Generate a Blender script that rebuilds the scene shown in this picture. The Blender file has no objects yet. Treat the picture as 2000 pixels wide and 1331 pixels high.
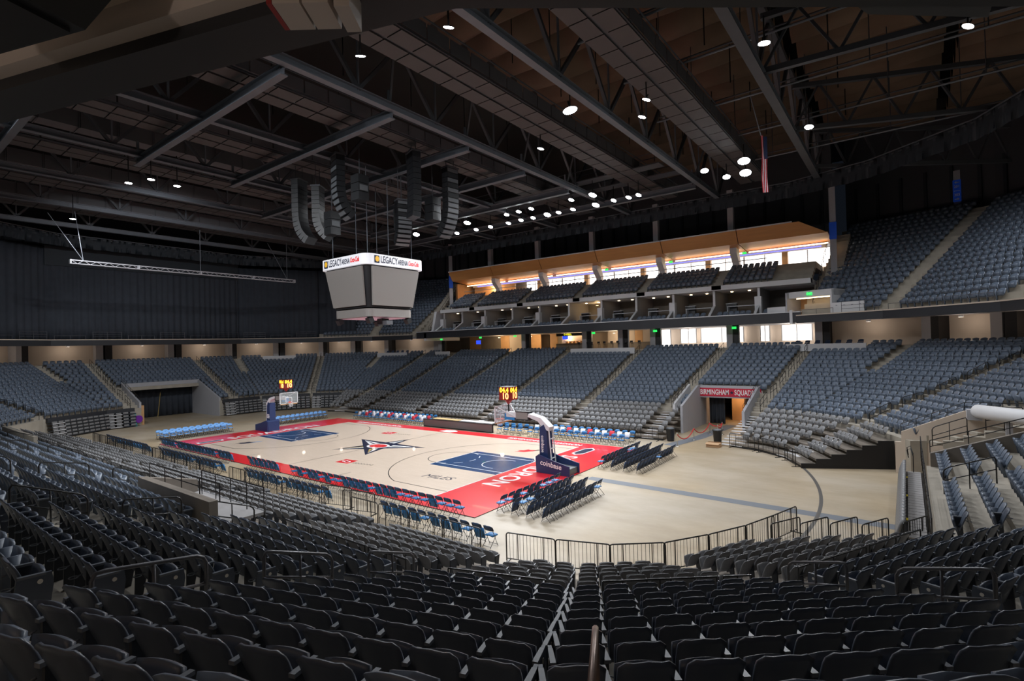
import bpy, math, random
import numpy as np
from mathutils import Matrix, Vector
random.seed(7)
R_ = math.radians
sc = bpy.context.scene
col = sc.collection

# ------------------------------------------------------------------ camera
CAM = np.array([34.49, -27.23, 7.85]); FPX = 1021.8
def cam_axes(yaw, pitch, roll):
    cy, sy = math.cos(yaw), math.sin(yaw)
    f = np.array([cy*math.cos(pitch), sy*math.cos(pitch), math.sin(pitch)])
    r = np.array([sy, -cy, 0.0]); u = np.cross(r, f)
    c, s = math.cos(roll), math.sin(roll)
    return c*r+s*u, -s*r+c*u, f
CR, CU, CF = cam_axes(R_(127.0), R_(0.62), R_(-1.53))
cd = bpy.data.cameras.new('camera'); co = bpy.data.objects.new('camera', cd); col.objects.link(co)
cd.sensor_width = 36.0; cd.lens = FPX/2000*36.0; cd.clip_start = 0.05; cd.clip_end = 400
m = Matrix.Identity(4)
for i in range(3):
    m[i][0] = CR[i]; m[i][1] = CU[i]; m[i][2] = -CF[i]; m[i][3] = CAM[i]
co.matrix_world = m
sc.camera = co
def depth_of(p): return float(np.dot(np.asarray(p)-CAM, CF))
def in_view(p, mar=120):
    d = np.asarray(p, float)-CAM; z = d@CF
    if z < 0.3: return False
    u = 1000+FPX*(d@CR)/z; v = 665.5-FPX*(d@CU)/z
    return -mar < u < 2000+mar and -mar < v < 1331+mar

# ------------------------------------------------------------------ world, exposure, sun-less hall
w = bpy.data.worlds.new('world'); sc.world = w; w.use_nodes = True
w.node_tree.nodes['Background'].inputs[0].default_value = (0.35, 0.45, 0.65, 1)
w.node_tree.nodes['Background'].inputs[1].default_value = 0.012
sc.view_settings.view_transform = 'Standard'; sc.view_settings.look = 'None'
sc.view_settings.gamma = 1.0; sc.view_settings.use_curve_mapping = False
sc.view_settings.exposure = 0.0
LIGHT_W = 2350.0

# ------------------------------------------------------------------ materials
MATS = {}
def mat(name, color, rough=0.5, metal=0.0, var=0.0, scale=3.0, bump=0.0, emit=None, estr=0.0, coat=0.0, spec=0.5, stretch=None, alpha=1.0, trans=0.0):
    m = bpy.data.materials.new(name); m.use_nodes = True
    nt = m.node_tree; b = nt.nodes['Principled BSDF']
    b.inputs['Base Color'].default_value = (*color, 1); b.inputs['Roughness'].default_value = rough
    b.inputs['Metallic'].default_value = metal; b.inputs['Specular IOR Level'].default_value = spec
    b.inputs['Coat Weight'].default_value = coat; b.inputs['Alpha'].default_value = alpha
    b.inputs['Transmission Weight'].default_value = trans
    if emit: b.inputs['Emission Color'].default_value = (*emit, 1); b.inputs['Emission Strength'].default_value = estr
    if var or bump:
        tc = nt.nodes.new('ShaderNodeTexCoord'); n = nt.nodes.new('ShaderNodeTexNoise')
        n.inputs['Scale'].default_value = scale; n.inputs['Detail'].default_value = 6
        if stretch:
            mp = nt.nodes.new('ShaderNodeMapping'); mp.inputs['Scale'].default_value = stretch
            nt.links.new(tc.outputs['Object'], mp.inputs[0]); nt.links.new(mp.outputs[0], n.inputs[0])
        else: nt.links.new(tc.outputs['Object'], n.inputs[0])
        if var:
            mx = nt.nodes.new('ShaderNodeMix'); mx.data_type = 'RGBA'
            mx.inputs[6].default_value = (*[c*(1-var) for c in color], 1); mx.inputs[7].default_value = (*[min(1, c*(1+var)) for c in color], 1)
            nt.links.new(n.outputs[0], mx.inputs[0]); nt.links.new(mx.outputs[2], b.inputs['Base Color'])
        if bump:
            bp = nt.nodes.new('ShaderNodeBump'); bp.inputs['Strength'].default_value = bump; bp.inputs['Distance'].default_value = 0.02
            nt.links.new(n.outputs[0], bp.inputs['Height']); nt.links.new(bp.outputs[0], b.inputs['Normal'])
    MATS[name] = m
    return m
mat('concrete_floor', (0.42, 0.355, 0.275), 0.5, var=0.22, scale=0.5, bump=0.03)
def floor_mat():
    m = MATS['concrete_floor']; nt = m.node_tree; b = nt.nodes['Principled BSDF']
    tc = nt.nodes.new('ShaderNodeTexCoord'); mp = nt.nodes.new('ShaderNodeMapping'); mp.inputs['Scale'].default_value = (0.55, 1.1, 1)
    n1 = nt.nodes.new('ShaderNodeTexNoise'); n1.inputs['Scale'].default_value = 0.5; n1.inputs['Detail'].default_value = 9; n1.inputs['Roughness'].default_value = 0.65
    n2 = nt.nodes.new('ShaderNodeTexNoise'); n2.inputs['Scale'].default_value = 0.13; n2.inputs['Detail'].default_value = 3
    nt.links.new(tc.outputs['Object'], mp.inputs[0]); nt.links.new(mp.outputs[0], n1.inputs[0]); nt.links.new(tc.outputs['Object'], n2.inputs[0])
    r1 = nt.nodes.new('ShaderNodeValToRGB'); r1.color_ramp.elements[0].position = 0.33; r1.color_ramp.elements[1].position = 0.66
    r1.color_ramp.elements[0].color = (0.36, 0.30, 0.22, 1); r1.color_ramp.elements[1].color = (0.46, 0.40, 0.32, 1)
    r2 = nt.nodes.new('ShaderNodeValToRGB'); r2.color_ramp.elements[0].position = 0.38; r2.color_ramp.elements[1].position = 0.62
    r2.color_ramp.elements[0].color = (0.92, 0.84, 0.70, 1); r2.color_ramp.elements[1].color = (1, 1, 1, 1)
    mx = nt.nodes.new('ShaderNodeMix'); mx.data_type = 'RGBA'; mx.blend_type = 'MULTIPLY'; mx.inputs[0].default_value = 1.0
    nt.links.new(n1.outputs[0], r1.inputs[0]); nt.links.new(n2.outputs[0], r2.inputs[0])
    nt.links.new(r1.outputs[0], mx.inputs[6]); nt.links.new(r2.outputs[0], mx.inputs[7]); nt.links.new(mx.outputs[2], b.inputs['Base Color'])
floor_mat()
mat('terrace', (0.40, 0.36, 0.30), 0.75, var=0.25, scale=1.2, bump=0.05)
mat('partition', (0.30, 0.29, 0.29), 0.7)
mat('concrete_dark', (0.22, 0.19, 0.16), 0.8, var=0.3, scale=1.0)
mat('seat_near_shaded', (0.080, 0.097, 0.130), 0.34, var=0.12, scale=9)  # same seats as the far ones; foreground shade put into a darker colour
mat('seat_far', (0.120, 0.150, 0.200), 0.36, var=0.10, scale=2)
mat('seat_grey', (0.215, 0.217, 0.225), 0.42, var=0.08, scale=6)
mat('arm_plastic', (0.14, 0.155, 0.18), 0.4)
mat('seat_metal', (0.05, 0.055, 0.065), 0.4, metal=0.4)
mat('number_plate', (0.75, 0.72, 0.66), 0.5)
mat('rail_black', (0.012, 0.012, 0.013), 0.35)
mat('rail_grey', (0.10, 0.10, 0.11), 0.4, metal=0.3)
mat('rail_worn', (0.22, 0.15, 0.12), 0.35, metal=0.5, var=0.4, scale=12)
mat('white_paint', (0.66, 0.66, 0.68), 0.55)
mat('grey_wall', (0.42, 0.42, 0.45), 0.7, var=0.05)
mat('cream_wall', (0.62, 0.52, 0.43), 0.75, var=0.06, scale=0.8)
mat('soffit', (0.62, 0.54, 0.46), 0.8, var=0.08, scale=0.6)
mat('black_fascia', (0.028, 0.030, 0.036), 0.55, var=0.15, scale=0.5)
mat('wall_dark', (0.060, 0.064, 0.075), 0.7, var=0.15, scale=0.4)
mat('black_paint', (0.010, 0.010, 0.012), 0.5)
mat('curtain', (0.042, 0.050, 0.066), 0.85, var=0.2, scale=1.5)
mat('drape', (0.020, 0.027, 0.036), 0.7, var=0.15)
mat('steel', (0.15, 0.165, 0.19), 0.5, metal=0.25, var=0.15, scale=1.5)
mat('steel_dark', (0.07, 0.075, 0.085), 0.55, metal=0.2, var=0.2, scale=1.0)
mat('duct', (0.10, 0.10, 0.108), 0.6, var=0.2, scale=0.7)
mat('catwalk_panel', (0.072, 0.066, 0.066), 0.65, var=0.15, scale=1.0)
mat('roof_fabric', (0.15, 0.10, 0.066), 0.9, var=0.3, scale=0.6)
mat('roof_deck', (0.03, 0.027, 0.025), 0.9)
mat('court_red', (0.72, 0.018, 0.028), 0.28, coat=0.25, var=0.06, scale=2)
mat('court_blue', (0.012, 0.055, 0.16), 0.25, coat=0.3)
mat('court_white', (0.85, 0.85, 0.85), 0.3, coat=0.2)
mat('court_black', (0.012, 0.012, 0.012), 0.3, coat=0.2)
mat('court_navy', (0.012, 0.018, 0.05), 0.28, coat=0.2)
mat('gold_paint', (0.45, 0.32, 0.10), 0.35)
mat('pad_navy', (0.012, 0.028, 0.10), 0.5)
mat('chair_blue', (0.022, 0.165, 0.40), 0.55, var=0.1, scale=4)
mat('chair_navy', (0.024, 0.050, 0.110), 0.5)
mat('chair_lightblue', (0.14, 0.33, 0.66), 0.55)
mat('shirt_white', (0.78, 0.80, 0.84), 0.8)
mat('shirt_red', (0.65, 0.04, 0.06), 0.8)
mat('led_panel', (0.24, 0.225, 0.21), 0.5, var=0.06, scale=30)
mat('led_dark', (0.13, 0.125, 0.125), 0.45)
mat('ring_white', (0.80, 0.80, 0.82), 0.4, emit=(0.9, 0.92, 1.0), estr=0.35)
mat('pink_under', (0.62, 0.42, 0.55), 0.6)
mat('logo_gold', (0.85, 0.48, 0.03), 0.5, emit=(0.9, 0.5, 0.03), estr=0.25)
mat('logo_red', (0.75, 0.02, 0.02), 0.5, emit=(0.8, 0.02, 0.02), estr=0.3)
mat('glass', (0.8, 0.85, 0.85), 0.05, alpha=0.18, spec=0.8)
mat('net_white', (0.85, 0.85, 0.85), 0.8)
mat('rim_orange', (0.75, 0.09, 0.03), 0.4)
mat('clock_red', (0.10, 0.01, 0.01), 0.4, emit=(1.0, 0.04, 0.01), estr=0.12)
mat('clock_amber', (0.9, 0.4, 0.02), 0.4, emit=(1.0, 0.45, 0.02), estr=4.0)
mat('clock_digit', (1, 0.25, 0.1), 0.4, emit=(1.0, 0.25, 0.07), estr=6.0)
mat('lamp_glow', (1, 1, 1), 0.4, emit=(0.92, 0.96, 1.0), estr=60.0)
mat('lamp_warm', (1, 0.8, 0.5), 0.4, emit=(1.0, 0.72, 0.42), estr=8.0)
mat('daylight', (1, 1, 1), 0.4, emit=(1.0, 0.96, 0.92), estr=2.2)
mat('wood_warm', (0.60, 0.27, 0.085), 0.45, var=0.15, scale=1.5, stretch=(0.3, 3, 3))
mat('wood_pale', (0.62, 0.36, 0.17), 0.5, var=0.12, scale=1.5)
mat('exit_green', (0.0, 0.6, 0.1), 0.5, emit=(0.02, 0.8, 0.12), estr=1.5)
mat('screen_blue', (0.02, 0.05, 0.6), 0.4, emit=(0.03, 0.08, 0.9), estr=1.2)
mat('sign_blue', (0.01, 0.07, 0.42), 0.5, emit=(0.01, 0.07, 0.5), estr=0.08)
mat('sign_yellow', (0.9, 0.8, 0.02), 0.5, emit=(0.9, 0.85, 0.03), estr=1.5)
mat('violet_strip', (0.2, 0.2, 0.9), 0.5, emit=(0.2, 0.25, 1.0), estr=1.0)
mat('banner_red', (0.52, 0.015, 0.045), 0.7)
mat('rope_red', (0.55, 0.012, 0.02), 0.6)
mat('chrome', (0.7, 0.68, 0.62), 0.2, metal=0.9)
mat('bin_black', (0.015, 0.015, 0.017), 0.4)
mat('cardboard', (0.52, 0.33, 0.19), 0.8)
mat('strip_grey', (0.16, 0.175, 0.20), 0.7)
mat('steel_track', (0.10, 0.095, 0.09), 0.5, metal=0.3)
mat('yellow', (0.75, 0.6, 0.02), 0.6)
mat('table_wood', (0.60, 0.42, 0.20), 0.5)
mat('speaker_black', (0.012, 0.013, 0.015), 0.4)
mat('speaker_grey', (0.11, 0.12, 0.13), 0.45)
mat('box_white', (0.60, 0.54, 0.50), 0.5)
mat('red_box', (0.35, 0.02, 0.02), 0.5)
mat('purple', (0.2, 0.03, 0.4), 0.5)
mat('green_blue', (0.0, 0.35, 0.4), 0.5)
mat('bag_blue', (0.02, 0.2, 0.5), 0.5)

def wood_mat():
    m = bpy.data.materials.new('court_wood'); m.use_nodes = True; nt = m.node_tree; b = nt.nodes['Principled BSDF']
    tc = nt.nodes.new('ShaderNodeTexCoord'); mp = nt.nodes.new('ShaderNodeMapping'); mp.inputs['Scale'].default_value = (0.55, 1, 1)
    br = nt.nodes.new('ShaderNodeTexBrick'); br.inputs['Scale'].default_value = 3.2
    br.inputs['Color1'].default_value = (0.70, 0.575, 0.465, 1); br.inputs['Color2'].default_value = (0.655, 0.53, 0.42, 1)
    br.inputs['Mortar'].default_value = (0.57, 0.46, 0.36, 1); br.inputs['Mortar Size'].default_value = 0.012
    br.inputs['Brick Width'].default_value = 1.6; br.inputs['Row Height'].default_value = 0.24
    nt.links.new(tc.outputs['Object'], mp.inputs[0]); nt.links.new(mp.outputs[0], br.inputs['Vector'])
    nt.links.new(br.outputs['Color'], b.inputs['Base Color'])
    b.inputs['Roughness'].default_value = 0.3; b.inputs['Coat Weight'].default_value = 0.2
    MATS['court_wood'] = m
wood_mat()

# ------------------------------------------------------------------ mesh helpers
class MB:
    def __init__(s): s.v = []; s.f = []
    def add(s, pts, faces):
        o = len(s.v); s.v.extend([tuple(map(float, p)) for p in pts]); s.f.extend([tuple(o+i for i in f) for f in faces]); return s
    def hexa(s, p):   # p: bottom 4 (ccw), top 4
        return s.add(p, [(3,2,1,0),(4,5,6,7),(0,1,5,4),(1,2,6,5),(2,3,7,6),(3,0,4,7)])
    def box(s, c, size, M=None):
        x, y, z = [d/2 for d in size]
        p = [(-x,-y,-z),(x,-y,-z),(x,y,-z),(-x,y,-z),(-x,-y,z),(x,-y,z),(x,y,z),(-x,y,z)]
        if M is not None: p = [tuple(M @ Vector(q)) for q in p]
        return s.hexa([(q[0]+c[0], q[1]+c[1], q[2]+c[2]) for q in p])
    def quad(s, a, b, c, d): return s.add([a,b,c,d], [(0,1,2,3)])
    def prism(s, poly, z0, z1):
        n = len(poly)
        return s.add([(x,y,z0) for x,y in poly]+[(x,y,z1) for x,y in poly], [tuple(range(n-1,-1,-1)), tuple(range(n,2*n))]+[(i,(i+1)%n,n+(i+1)%n,n+i) for i in range(n)])
    def tube(s, path, r, n=6, closed=False, cap=True):
        P = [Vector(p) for p in path]; k = len(P); rings = []
        up0 = None
        for i in range(k):
            if closed: t = (P[(i+1)%k]-P[i-1])
            else: t = P[min(i+1,k-1)]-P[max(i-1,0)]
            if t.length < 1e-9: t = Vector((0,0,1))
            t.normalize()
            if up0 is None:
                up0 = Vector((0,0,1)) if abs(t.z) < 0.9 else Vector((1,0,0))
            a = t.cross(up0)
            if a.length < 1e-4: a = t.cross(Vector((0,1,0)))
            a.normalize(); b = a.cross(t); up0 = b
            rr = r[i] if isinstance(r, (list, tuple)) else r
            rings.append([P[i]+a*(rr*math.cos(2*math.pi*j/n))+b*(rr*math.sin(2*math.pi*j/n)) for j in range(n)])
        pts = [p for ring in rings for p in ring]; fs = []
        for i in range(k if closed else k-1):
            i2 = (i+1)%k
            for j in range(n): fs.append((i*n+j, i*n+(j+1)%n, i2*n+(j+1)%n, i2*n+j))
        if not closed and cap: fs += [tuple(range(n-1,-1,-1)), tuple((k-1)*n+j for j in range(n))]
        return s.add(pts, fs)
    def bar(s, a, b, w, h=None):   # rectangular bar from a to b
        h = h or w; a = Vector(a); b = Vector(b); t = (b-a).normalized()
        up = Vector((0,0,1)) if abs(t.z) < 0.95 else Vector((0,1,0))
        x = t.cross(up).normalized(); y = x.cross(t).normalized()
        q = [(-w/2,-h/2),(w/2,-h/2),(w/2,h/2),(-w/2,h/2)]
        return s.hexa([tuple(a+x*i+y*j) for i,j in q]+[tuple(b+x*i+y*j) for i,j in q])
    def lathe(s, prof, c=(0,0,0), n=16):
        pts = []; k = len(prof)
        for r, z in prof:
            for j in range(n): pts.append((c[0]+r*math.cos(2*math.pi*j/n), c[1]+r*math.sin(2*math.pi*j/n), c[2]+z))
        fs = [(i*n+j, i*n+(j+1)%n, (i+1)*n+(j+1)%n, (i+1)*n+j) for i in range(k-1) for j in range(n)]
        fs += [tuple(range(n-1,-1,-1)), tuple((k-1)*n+j for j in range(n))]
        return s.add(pts, fs)
    def sheet(s, P, th_vec):   # grid of points, thickened by a vector function or constant
        nr, nc = len(P), len(P[0]); A = [Vector(p) for r in P for p in r]
        B = [a+Vector(th_vec) for a in A]; N = nr*nc; fs = []
        for i in range(nr-1):
            for j in range(nc-1):
                a, b, c, d = i*nc+j, i*nc+j+1, (i+1)*nc+j+1, (i+1)*nc+j
                fs.append((a,b,c,d)); fs.append((N+d,N+c,N+b,N+a))
        ed = [j for j in range(nc)]+[i*nc+nc-1 for i in range(1,nr)]+[(nr-1)*nc+j for j in range(nc-2,-1,-1)]+[i*nc for i in range(nr-2,0,-1)]
        for a, b in zip(ed, ed[1:]+ed[:1]): fs.append((b,a,N+a,N+b))
        return s.add(A+B, fs)
    def mesh(s, name, m, smooth=False):
        me = bpy.data.meshes.new(name); me.from_pydata(s.v, [], s.f); me.update()
        if m: me.materials.append(MATS[m] if isinstance(m, str) else m)
        if smooth: me.polygons.foreach_set('use_smooth', [True]*len(me.polygons))
        return me
    def build(s, name, m, parent=None, smooth=False, loc=None):
        """world-space geometry; under a parent empty that only has a location it is stored relative to it"""
        if parent is not None and not parent.get('local'):
            l = parent.matrix_basis.translation
            p = parent
            off = Vector((0,0,0))
            while p is not None: off += Vector(p.location); p = p.parent
            s.v = [(x-off[0], y-off[1], z-off[2]) for x,y,z in s.v]
        o = bpy.data.objects.new(name, s.mesh(name, m, smooth)); col.objects.link(o)
        if parent is not None: o.parent = parent
        if loc: o.location = loc
        return o
def link_mesh(name, me, parent=None, M=None):
    o = bpy.data.objects.new(name, me); col.objects.link(o)
    if parent is not None: o.parent = parent
    if M is not None: o.matrix_basis = M
    return o
def tag(o, label=None, cat=None, group=None, kind=None):
    if label: o['label'] = label
    if cat: o['category'] = cat
    if group: o['group'] = group
    if kind: o['kind'] = kind
    return o
def thing(name, label, cat, loc=(0,0,0), rz=0.0, group=None, local=False):
    o = bpy.data.objects.new(name, None); col.objects.link(o); o.location = loc; o.rotation_euler = (0,0,rz)
    o.empty_display_size = 0.2
    if local: o['local'] = 1
    return tag(o, label, cat, group)
def copy_tree(o, parent=None):
    c = o.copy(); col.objects.link(c); c.parent = parent
    for ch in o.children: copy_tree(ch, c)
    return c
def struct(name, mb, m, parent=None, smooth=False):
    o = mb.build(name, m, parent, smooth)
    if parent is None: o['kind'] = 'structure'
    return o
ONES = ['zeroth','first','second','third','fourth','fifth','sixth','seventh','eighth','ninth','tenth','eleventh','twelfth','thirteenth','fourteenth','fifteenth','sixteenth','seventeenth','eighteenth','nineteenth']
TENS = ['','','twent','thirt','fort','fift','sixt','sevent','eight','ninet']
def nth(n):
    if n < 20: return ONES[n]
    t, u = divmod(n, 10)
    return TENS[t]+'ieth' if u == 0 else TENS[t]+'y-'+ONES[u]
FONT_CACHE = {}
def text_obj(name, s, size, m, parent, M, extrude=0.004, sx=1.0, shear=0.0, bold=0.0, align='CENTER'):
    c = bpy.data.curves.new(name, 'FONT'); c.body = s; c.size = size; c.extrude = extrude; c.align_x = align; c.align_y = 'CENTER'
    c.shear = shear; c.offset = bold; c.resolution_u = 3
    c.materials.append(MATS[m])
    tmp = bpy.data.objects.new(name, c); me = bpy.data.meshes.new_from_object(tmp)
    bpy.data.objects.remove(tmp)
    if not me.materials: me.materials.append(MATS[m])
    o = bpy.data.objects.new(name, me); col.objects.link(o)
    M2 = M @ Matrix.Diagonal((sx,1,1,1))
    if parent is not None:
        o.parent = parent
        p = parent; off = Vector((0,0,0))
        while p is not None: off += Vector(p.location); p = p.parent
        M2 = Matrix.Translation(-off) @ M2
    o.matrix_basis = M2
    return o
def frame(o, x, y):   # matrix from origin, x axis, y axis
    x = Vector(x).normalized(); y = Vector(y); y = (y-x*y.dot(x)).normalized(); z = x.cross(y)
    M = Matrix.Identity(4)
    for i in range(3): M[i][0] = x[i]; M[i][1] = y[i]; M[i][2] = z[i]; M[i][3] = o[i]
    return M

# ------------------------------------------------------------------ bowl geometry
_Q = [(35.05,8.5),(32.1,14.2),(28.4,17.2),(24.8,18.4)]
VERT = [(35.05,-8.5)]+_Q+[(-x,y) for x,y in _Q[::-1]]+[(-x,-y) for x,y in _Q]+[(x,-y) for x,y in _Q[::-1]][:-1]
NV = len(VERT)   # 16
VT = [np.array(v) for v in VERT]
TAN = [(VT[(i+1)%NV]-VT[i])/np.linalg.norm(VT[(i+1)%NV]-VT[i]) for i in range(NV)]
NOR = [np.array([t[1],-t[0]]) for t in TAN]
FLEN = [float(np.linalg.norm(VT[(i+1)%NV]-VT[i])) for i in range(NV)]
MIT = [(NOR[i-1]+NOR[i])/(1+NOR[i-1]@NOR[i]) for i in range(NV)]
HT = [float(MIT[i]@TAN[i]) for i in range(NV)]           # tan(half turn) at vertex i (negative along the facet tangent)
def PV(i, d): return VT[i%NV]+d*MIT[i%NV]
def FP(f, s, d): return VT[f]+s*TAN[f]+d*NOR[f]
def srange(f, d): return d*HT[f], FLEN[f]-d*HT[f] if False else float((PV(f+1,d)-FP(f,0,d))@TAN[f])
def smin(f, d): return float((PV(f,d)-FP(f,0,d))@TAN[f])
def smax(f, d): return float((PV(f+1,d)-FP(f,0,d))@TAN[f])
DEP = 0.838
def zrow(k): return 1.95+0.295*k+0.0015*k*(k-1)
NROW = 16
ZCON = zrow(NROW)          # concourse level
# facet ids: 0 right end, 1..3 far right corner, 4 far side, 5..7 far left corner, 8 left end, 9..11 near left corner, 12 near side, 13..15 near right corner
VKIND = {0:'aisle',1:'aisle',2:'aisle',3:'seam',4:'aisle',5:'aisle',6:'seam',7:'aisle',8:'seam',9:'seam',10:'aisle',11:'seam',12:'aisle',13:'aisle',14:'seam',15:'aisle'}
# aisles inside facets: (s at d=0, s at the top)
AIS = {4:[(7.3,5.9),(15.5,15.5),(25.2,25.2),(34.6,34.5),(44.0,45.2)], 12:[(5.6,4.3),(15.0,15.2),(24.4,24.4),(34.1,34.1),(42.3,43.8)], 0:[(6.3,6.3)], 8:[(3.3,2.6),(14.6,15.1)]}
# openings cut out of the lower rows: facet -> (s0, s1, rows)
CUT = {4:[(0.8,5.8,5)], 0:[(11.4,17.0,6)], 1:[(-1.5,1.2,6)], 8:[(5.2,13.7,7)], 12:[(37.2,42.0,2),(6.5,15.8,1)]}
AW = 0.62
def sub_iv(ivs, a, b):
    out = []
    for x, y in ivs:
        if b <= x or a >= y: out.append((x,y)); continue
        if a > x: out.append((x,a))
        if b < y: out.append((b,y))
    return out
def terr_ivs(f, k, d):
    iv = [(smin(f,d), smax(f,d))]
    for a, b, r in CUT.get(f, []):
        if k < r: iv = sub_iv(iv, a, b)
    return iv
def seat_ivs(f, k, d, grey=False):
    """[(s0, s1, left neighbour, right neighbour)] along a row with aisles taken out"""
    a0, b0 = smin(f,d), smax(f,d)
    def half(vi):
        if VKIND[vi%NV] == 'aisle': return AW
        return AW if (k >= 9 and not grey) else 0.06
    iv = [(a0+half(f), b0-half(f+1))]
    for s0, s1 in AIS.get(f, []):
        s = s0+(s1-s0)*max(d,-2)/13.4
        iv = sub_iv(iv, s-AW, s+AW)
    for a, b, r in CUT.get(f, []):
        if grey or k < r: iv = sub_iv(iv, a-0.15, b+0.15)
    return iv
GCUT = {4:[(0.8,5.8)], 1:[(-6.0,2.5)]}
def seat_ivs_grey(f, k, d):
    a0, b0 = smin(f,d), smax(f,d)
    h = lambda vi: AW if VKIND[vi%NV] == 'aisle' else 0.06
    iv = [(a0+h(f), b0-h(f+1))]
    for s0, s1 in AIS.get(f, []): iv = sub_iv(iv, s0-AW, s0+AW)
    for a, b in GCUT.get(f, []): iv = sub_iv(iv, a-0.2, b+0.2)
    return iv
# ================================================================== SETTING
# arena floor
mb = MB(); mb.prism([(-56,-34),(56,-34),(56,46),(-56,46)], -0.3, 0.0)
struct('floor', mb, 'concrete_floor')
# steel track joint curving across the floor, and the grey painted lane
def arc_strip(pts, w, z):
    mb = MB(); P = [np.array(p) for p in pts]
    for a, b in zip(P, P[1:]):
        t = (b-a)/np.linalg.norm(b-a); n = np.array([-t[1],t[0]])*w/2
        mb.quad((*(a-n),z),(*(b-n),z),(*(b+n),z),(*(a+n),z))
    return mb
def circ3(p, q, r, n=24):
    ax, ay = p; bx, by = q; cx, cy = r
    d = 2*(ax*(by-cy)+bx*(cy-ay)+cx*(ay-by))
    ux = ((ax*ax+ay*ay)*(by-cy)+(bx*bx+by*by)*(cy-ay)+(cx*cx+cy*cy)*(ay-by))/d
    uy = ((ax*ax+ay*ay)*(cx-bx)+(bx*bx+by*by)*(ax-cx)+(cx*cx+cy*cy)*(bx-ax))/d
    R = math.hypot(ax-ux, ay-uy); a0 = math.atan2(ay-uy, ax-ux); a1 = math.atan2(cy-uy, cx-ux)
    return [(ux+R*math.cos(a0+(a1-a0)*i/n), uy+R*math.sin(a0+(a1-a0)*i/n)) for i in range(n+1)]
struct('trim_1', arc_strip(circ3((29.3,8.6),(30.95,2.2),(30.9,-4.6)), 0.16, 0.006), 'steel_track')
struct('trim_2', arc_strip([(19.4,-0.08),(34.6,-0.72)], 0.72, 0.004), 'strip_grey')
struct('trim_3', arc_strip([(19.9,11.6),(20.8,15.9),(21.4,23.5)], 1.0, 0.004), 'strip_grey')

# lower tier terraces: one stepped slab for each straight run
TNAME = ['right_end','far_right_outer','far_right_middle','far_right_inner','far_side','far_left_inner','far_left_middle','far_left_outer','left_end','near_left_outer','near_left_middle','near_left_inner','near_side','near_right_inner','near_right_middle','near_right_outer']
for f in range(NV):
    mb = MB()
    for k in range(NROW):
        d0, d1 = k*DEP, (k+1)*DEP; z = zrow(k); zb = z-0.42 if k else 0.05
        for (a, b), (a2, b2) in zip(terr_ivs(f,k,d0), terr_ivs(f,k,d1)):
            p = [FP(f,a,d0), FP(f,b,d0), FP(f,b2,d1), FP(f,a2,d1)]
            mb.hexa([(*q, zb) for q in p]+[(*q, z) for q in p])
    struct('floor_terrace_'+TNAME[f], mb, 'terrace')
# half steps down the aisles
def aisle_line(f, sfun, half, rows, name):
    mb = MB()
    for k in rows:
        d = k*DEP; z = zrow(k)
        s = sfun(d)
        a = FP(f, s-half, d-0.30); b = FP(f, s+half, d-0.30); c = FP(f, s+half, d); e = FP(f, s-half, d)
        zl = zrow(k-1) if k else 1.65
        mb.hexa([(*q, zl) for q in (a,b,c,e)]+[(*q, (z+zl)/2) for q in (a,b,c,e)])
    struct(name, mb, 'terrace')
for f, L in AIS.items():
    for i, (s0, s1) in enumerate(L):
        if f == 0 and False: continue
        aisle_line(f, lambda d, s0=s0, s1=s1: s0+(s1-s0)*d/13.4, AW, range(1, NROW), 'floor_steps_%s_%s' % (TNAME[f], nth(i+1)))
for v in range(NV):
    if VKIND[v] == 'aisle':
        aisle_line(v, lambda d, v=v: smin(v,d)+AW*0.5, AW*0.5, range(1, NROW), 'floor_steps_corner_%s' % nth(v+1))

# concourse floor ring, back wall
ZC = ZCON
for f in range(NV):
    if f in (12,13,14,15,11): continue
    d0, d1 = NROW*DEP, 23.0
    mb = MB(); p = [PV(f,d0), PV(f+1,d0), PV(f+1,d1), PV(f,d1)]
    mb.hexa([(*q, ZC-0.4) for q in p]+[(*q, ZC) for q in p]); struct('floor_concourse_'+TNAME[f], mb, 'terrace')
    mb = MB(); p = [PV(f,d1), PV(f+1,d1), PV(f+1,d1+0.3), PV(f,d1+0.3)]
    mb.hexa([(*q, 0) for q in p]+[(*q, 10.2) for q in p]); struct('wall_concourse_'+TNAME[f], mb, 'cream_wall')

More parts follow.
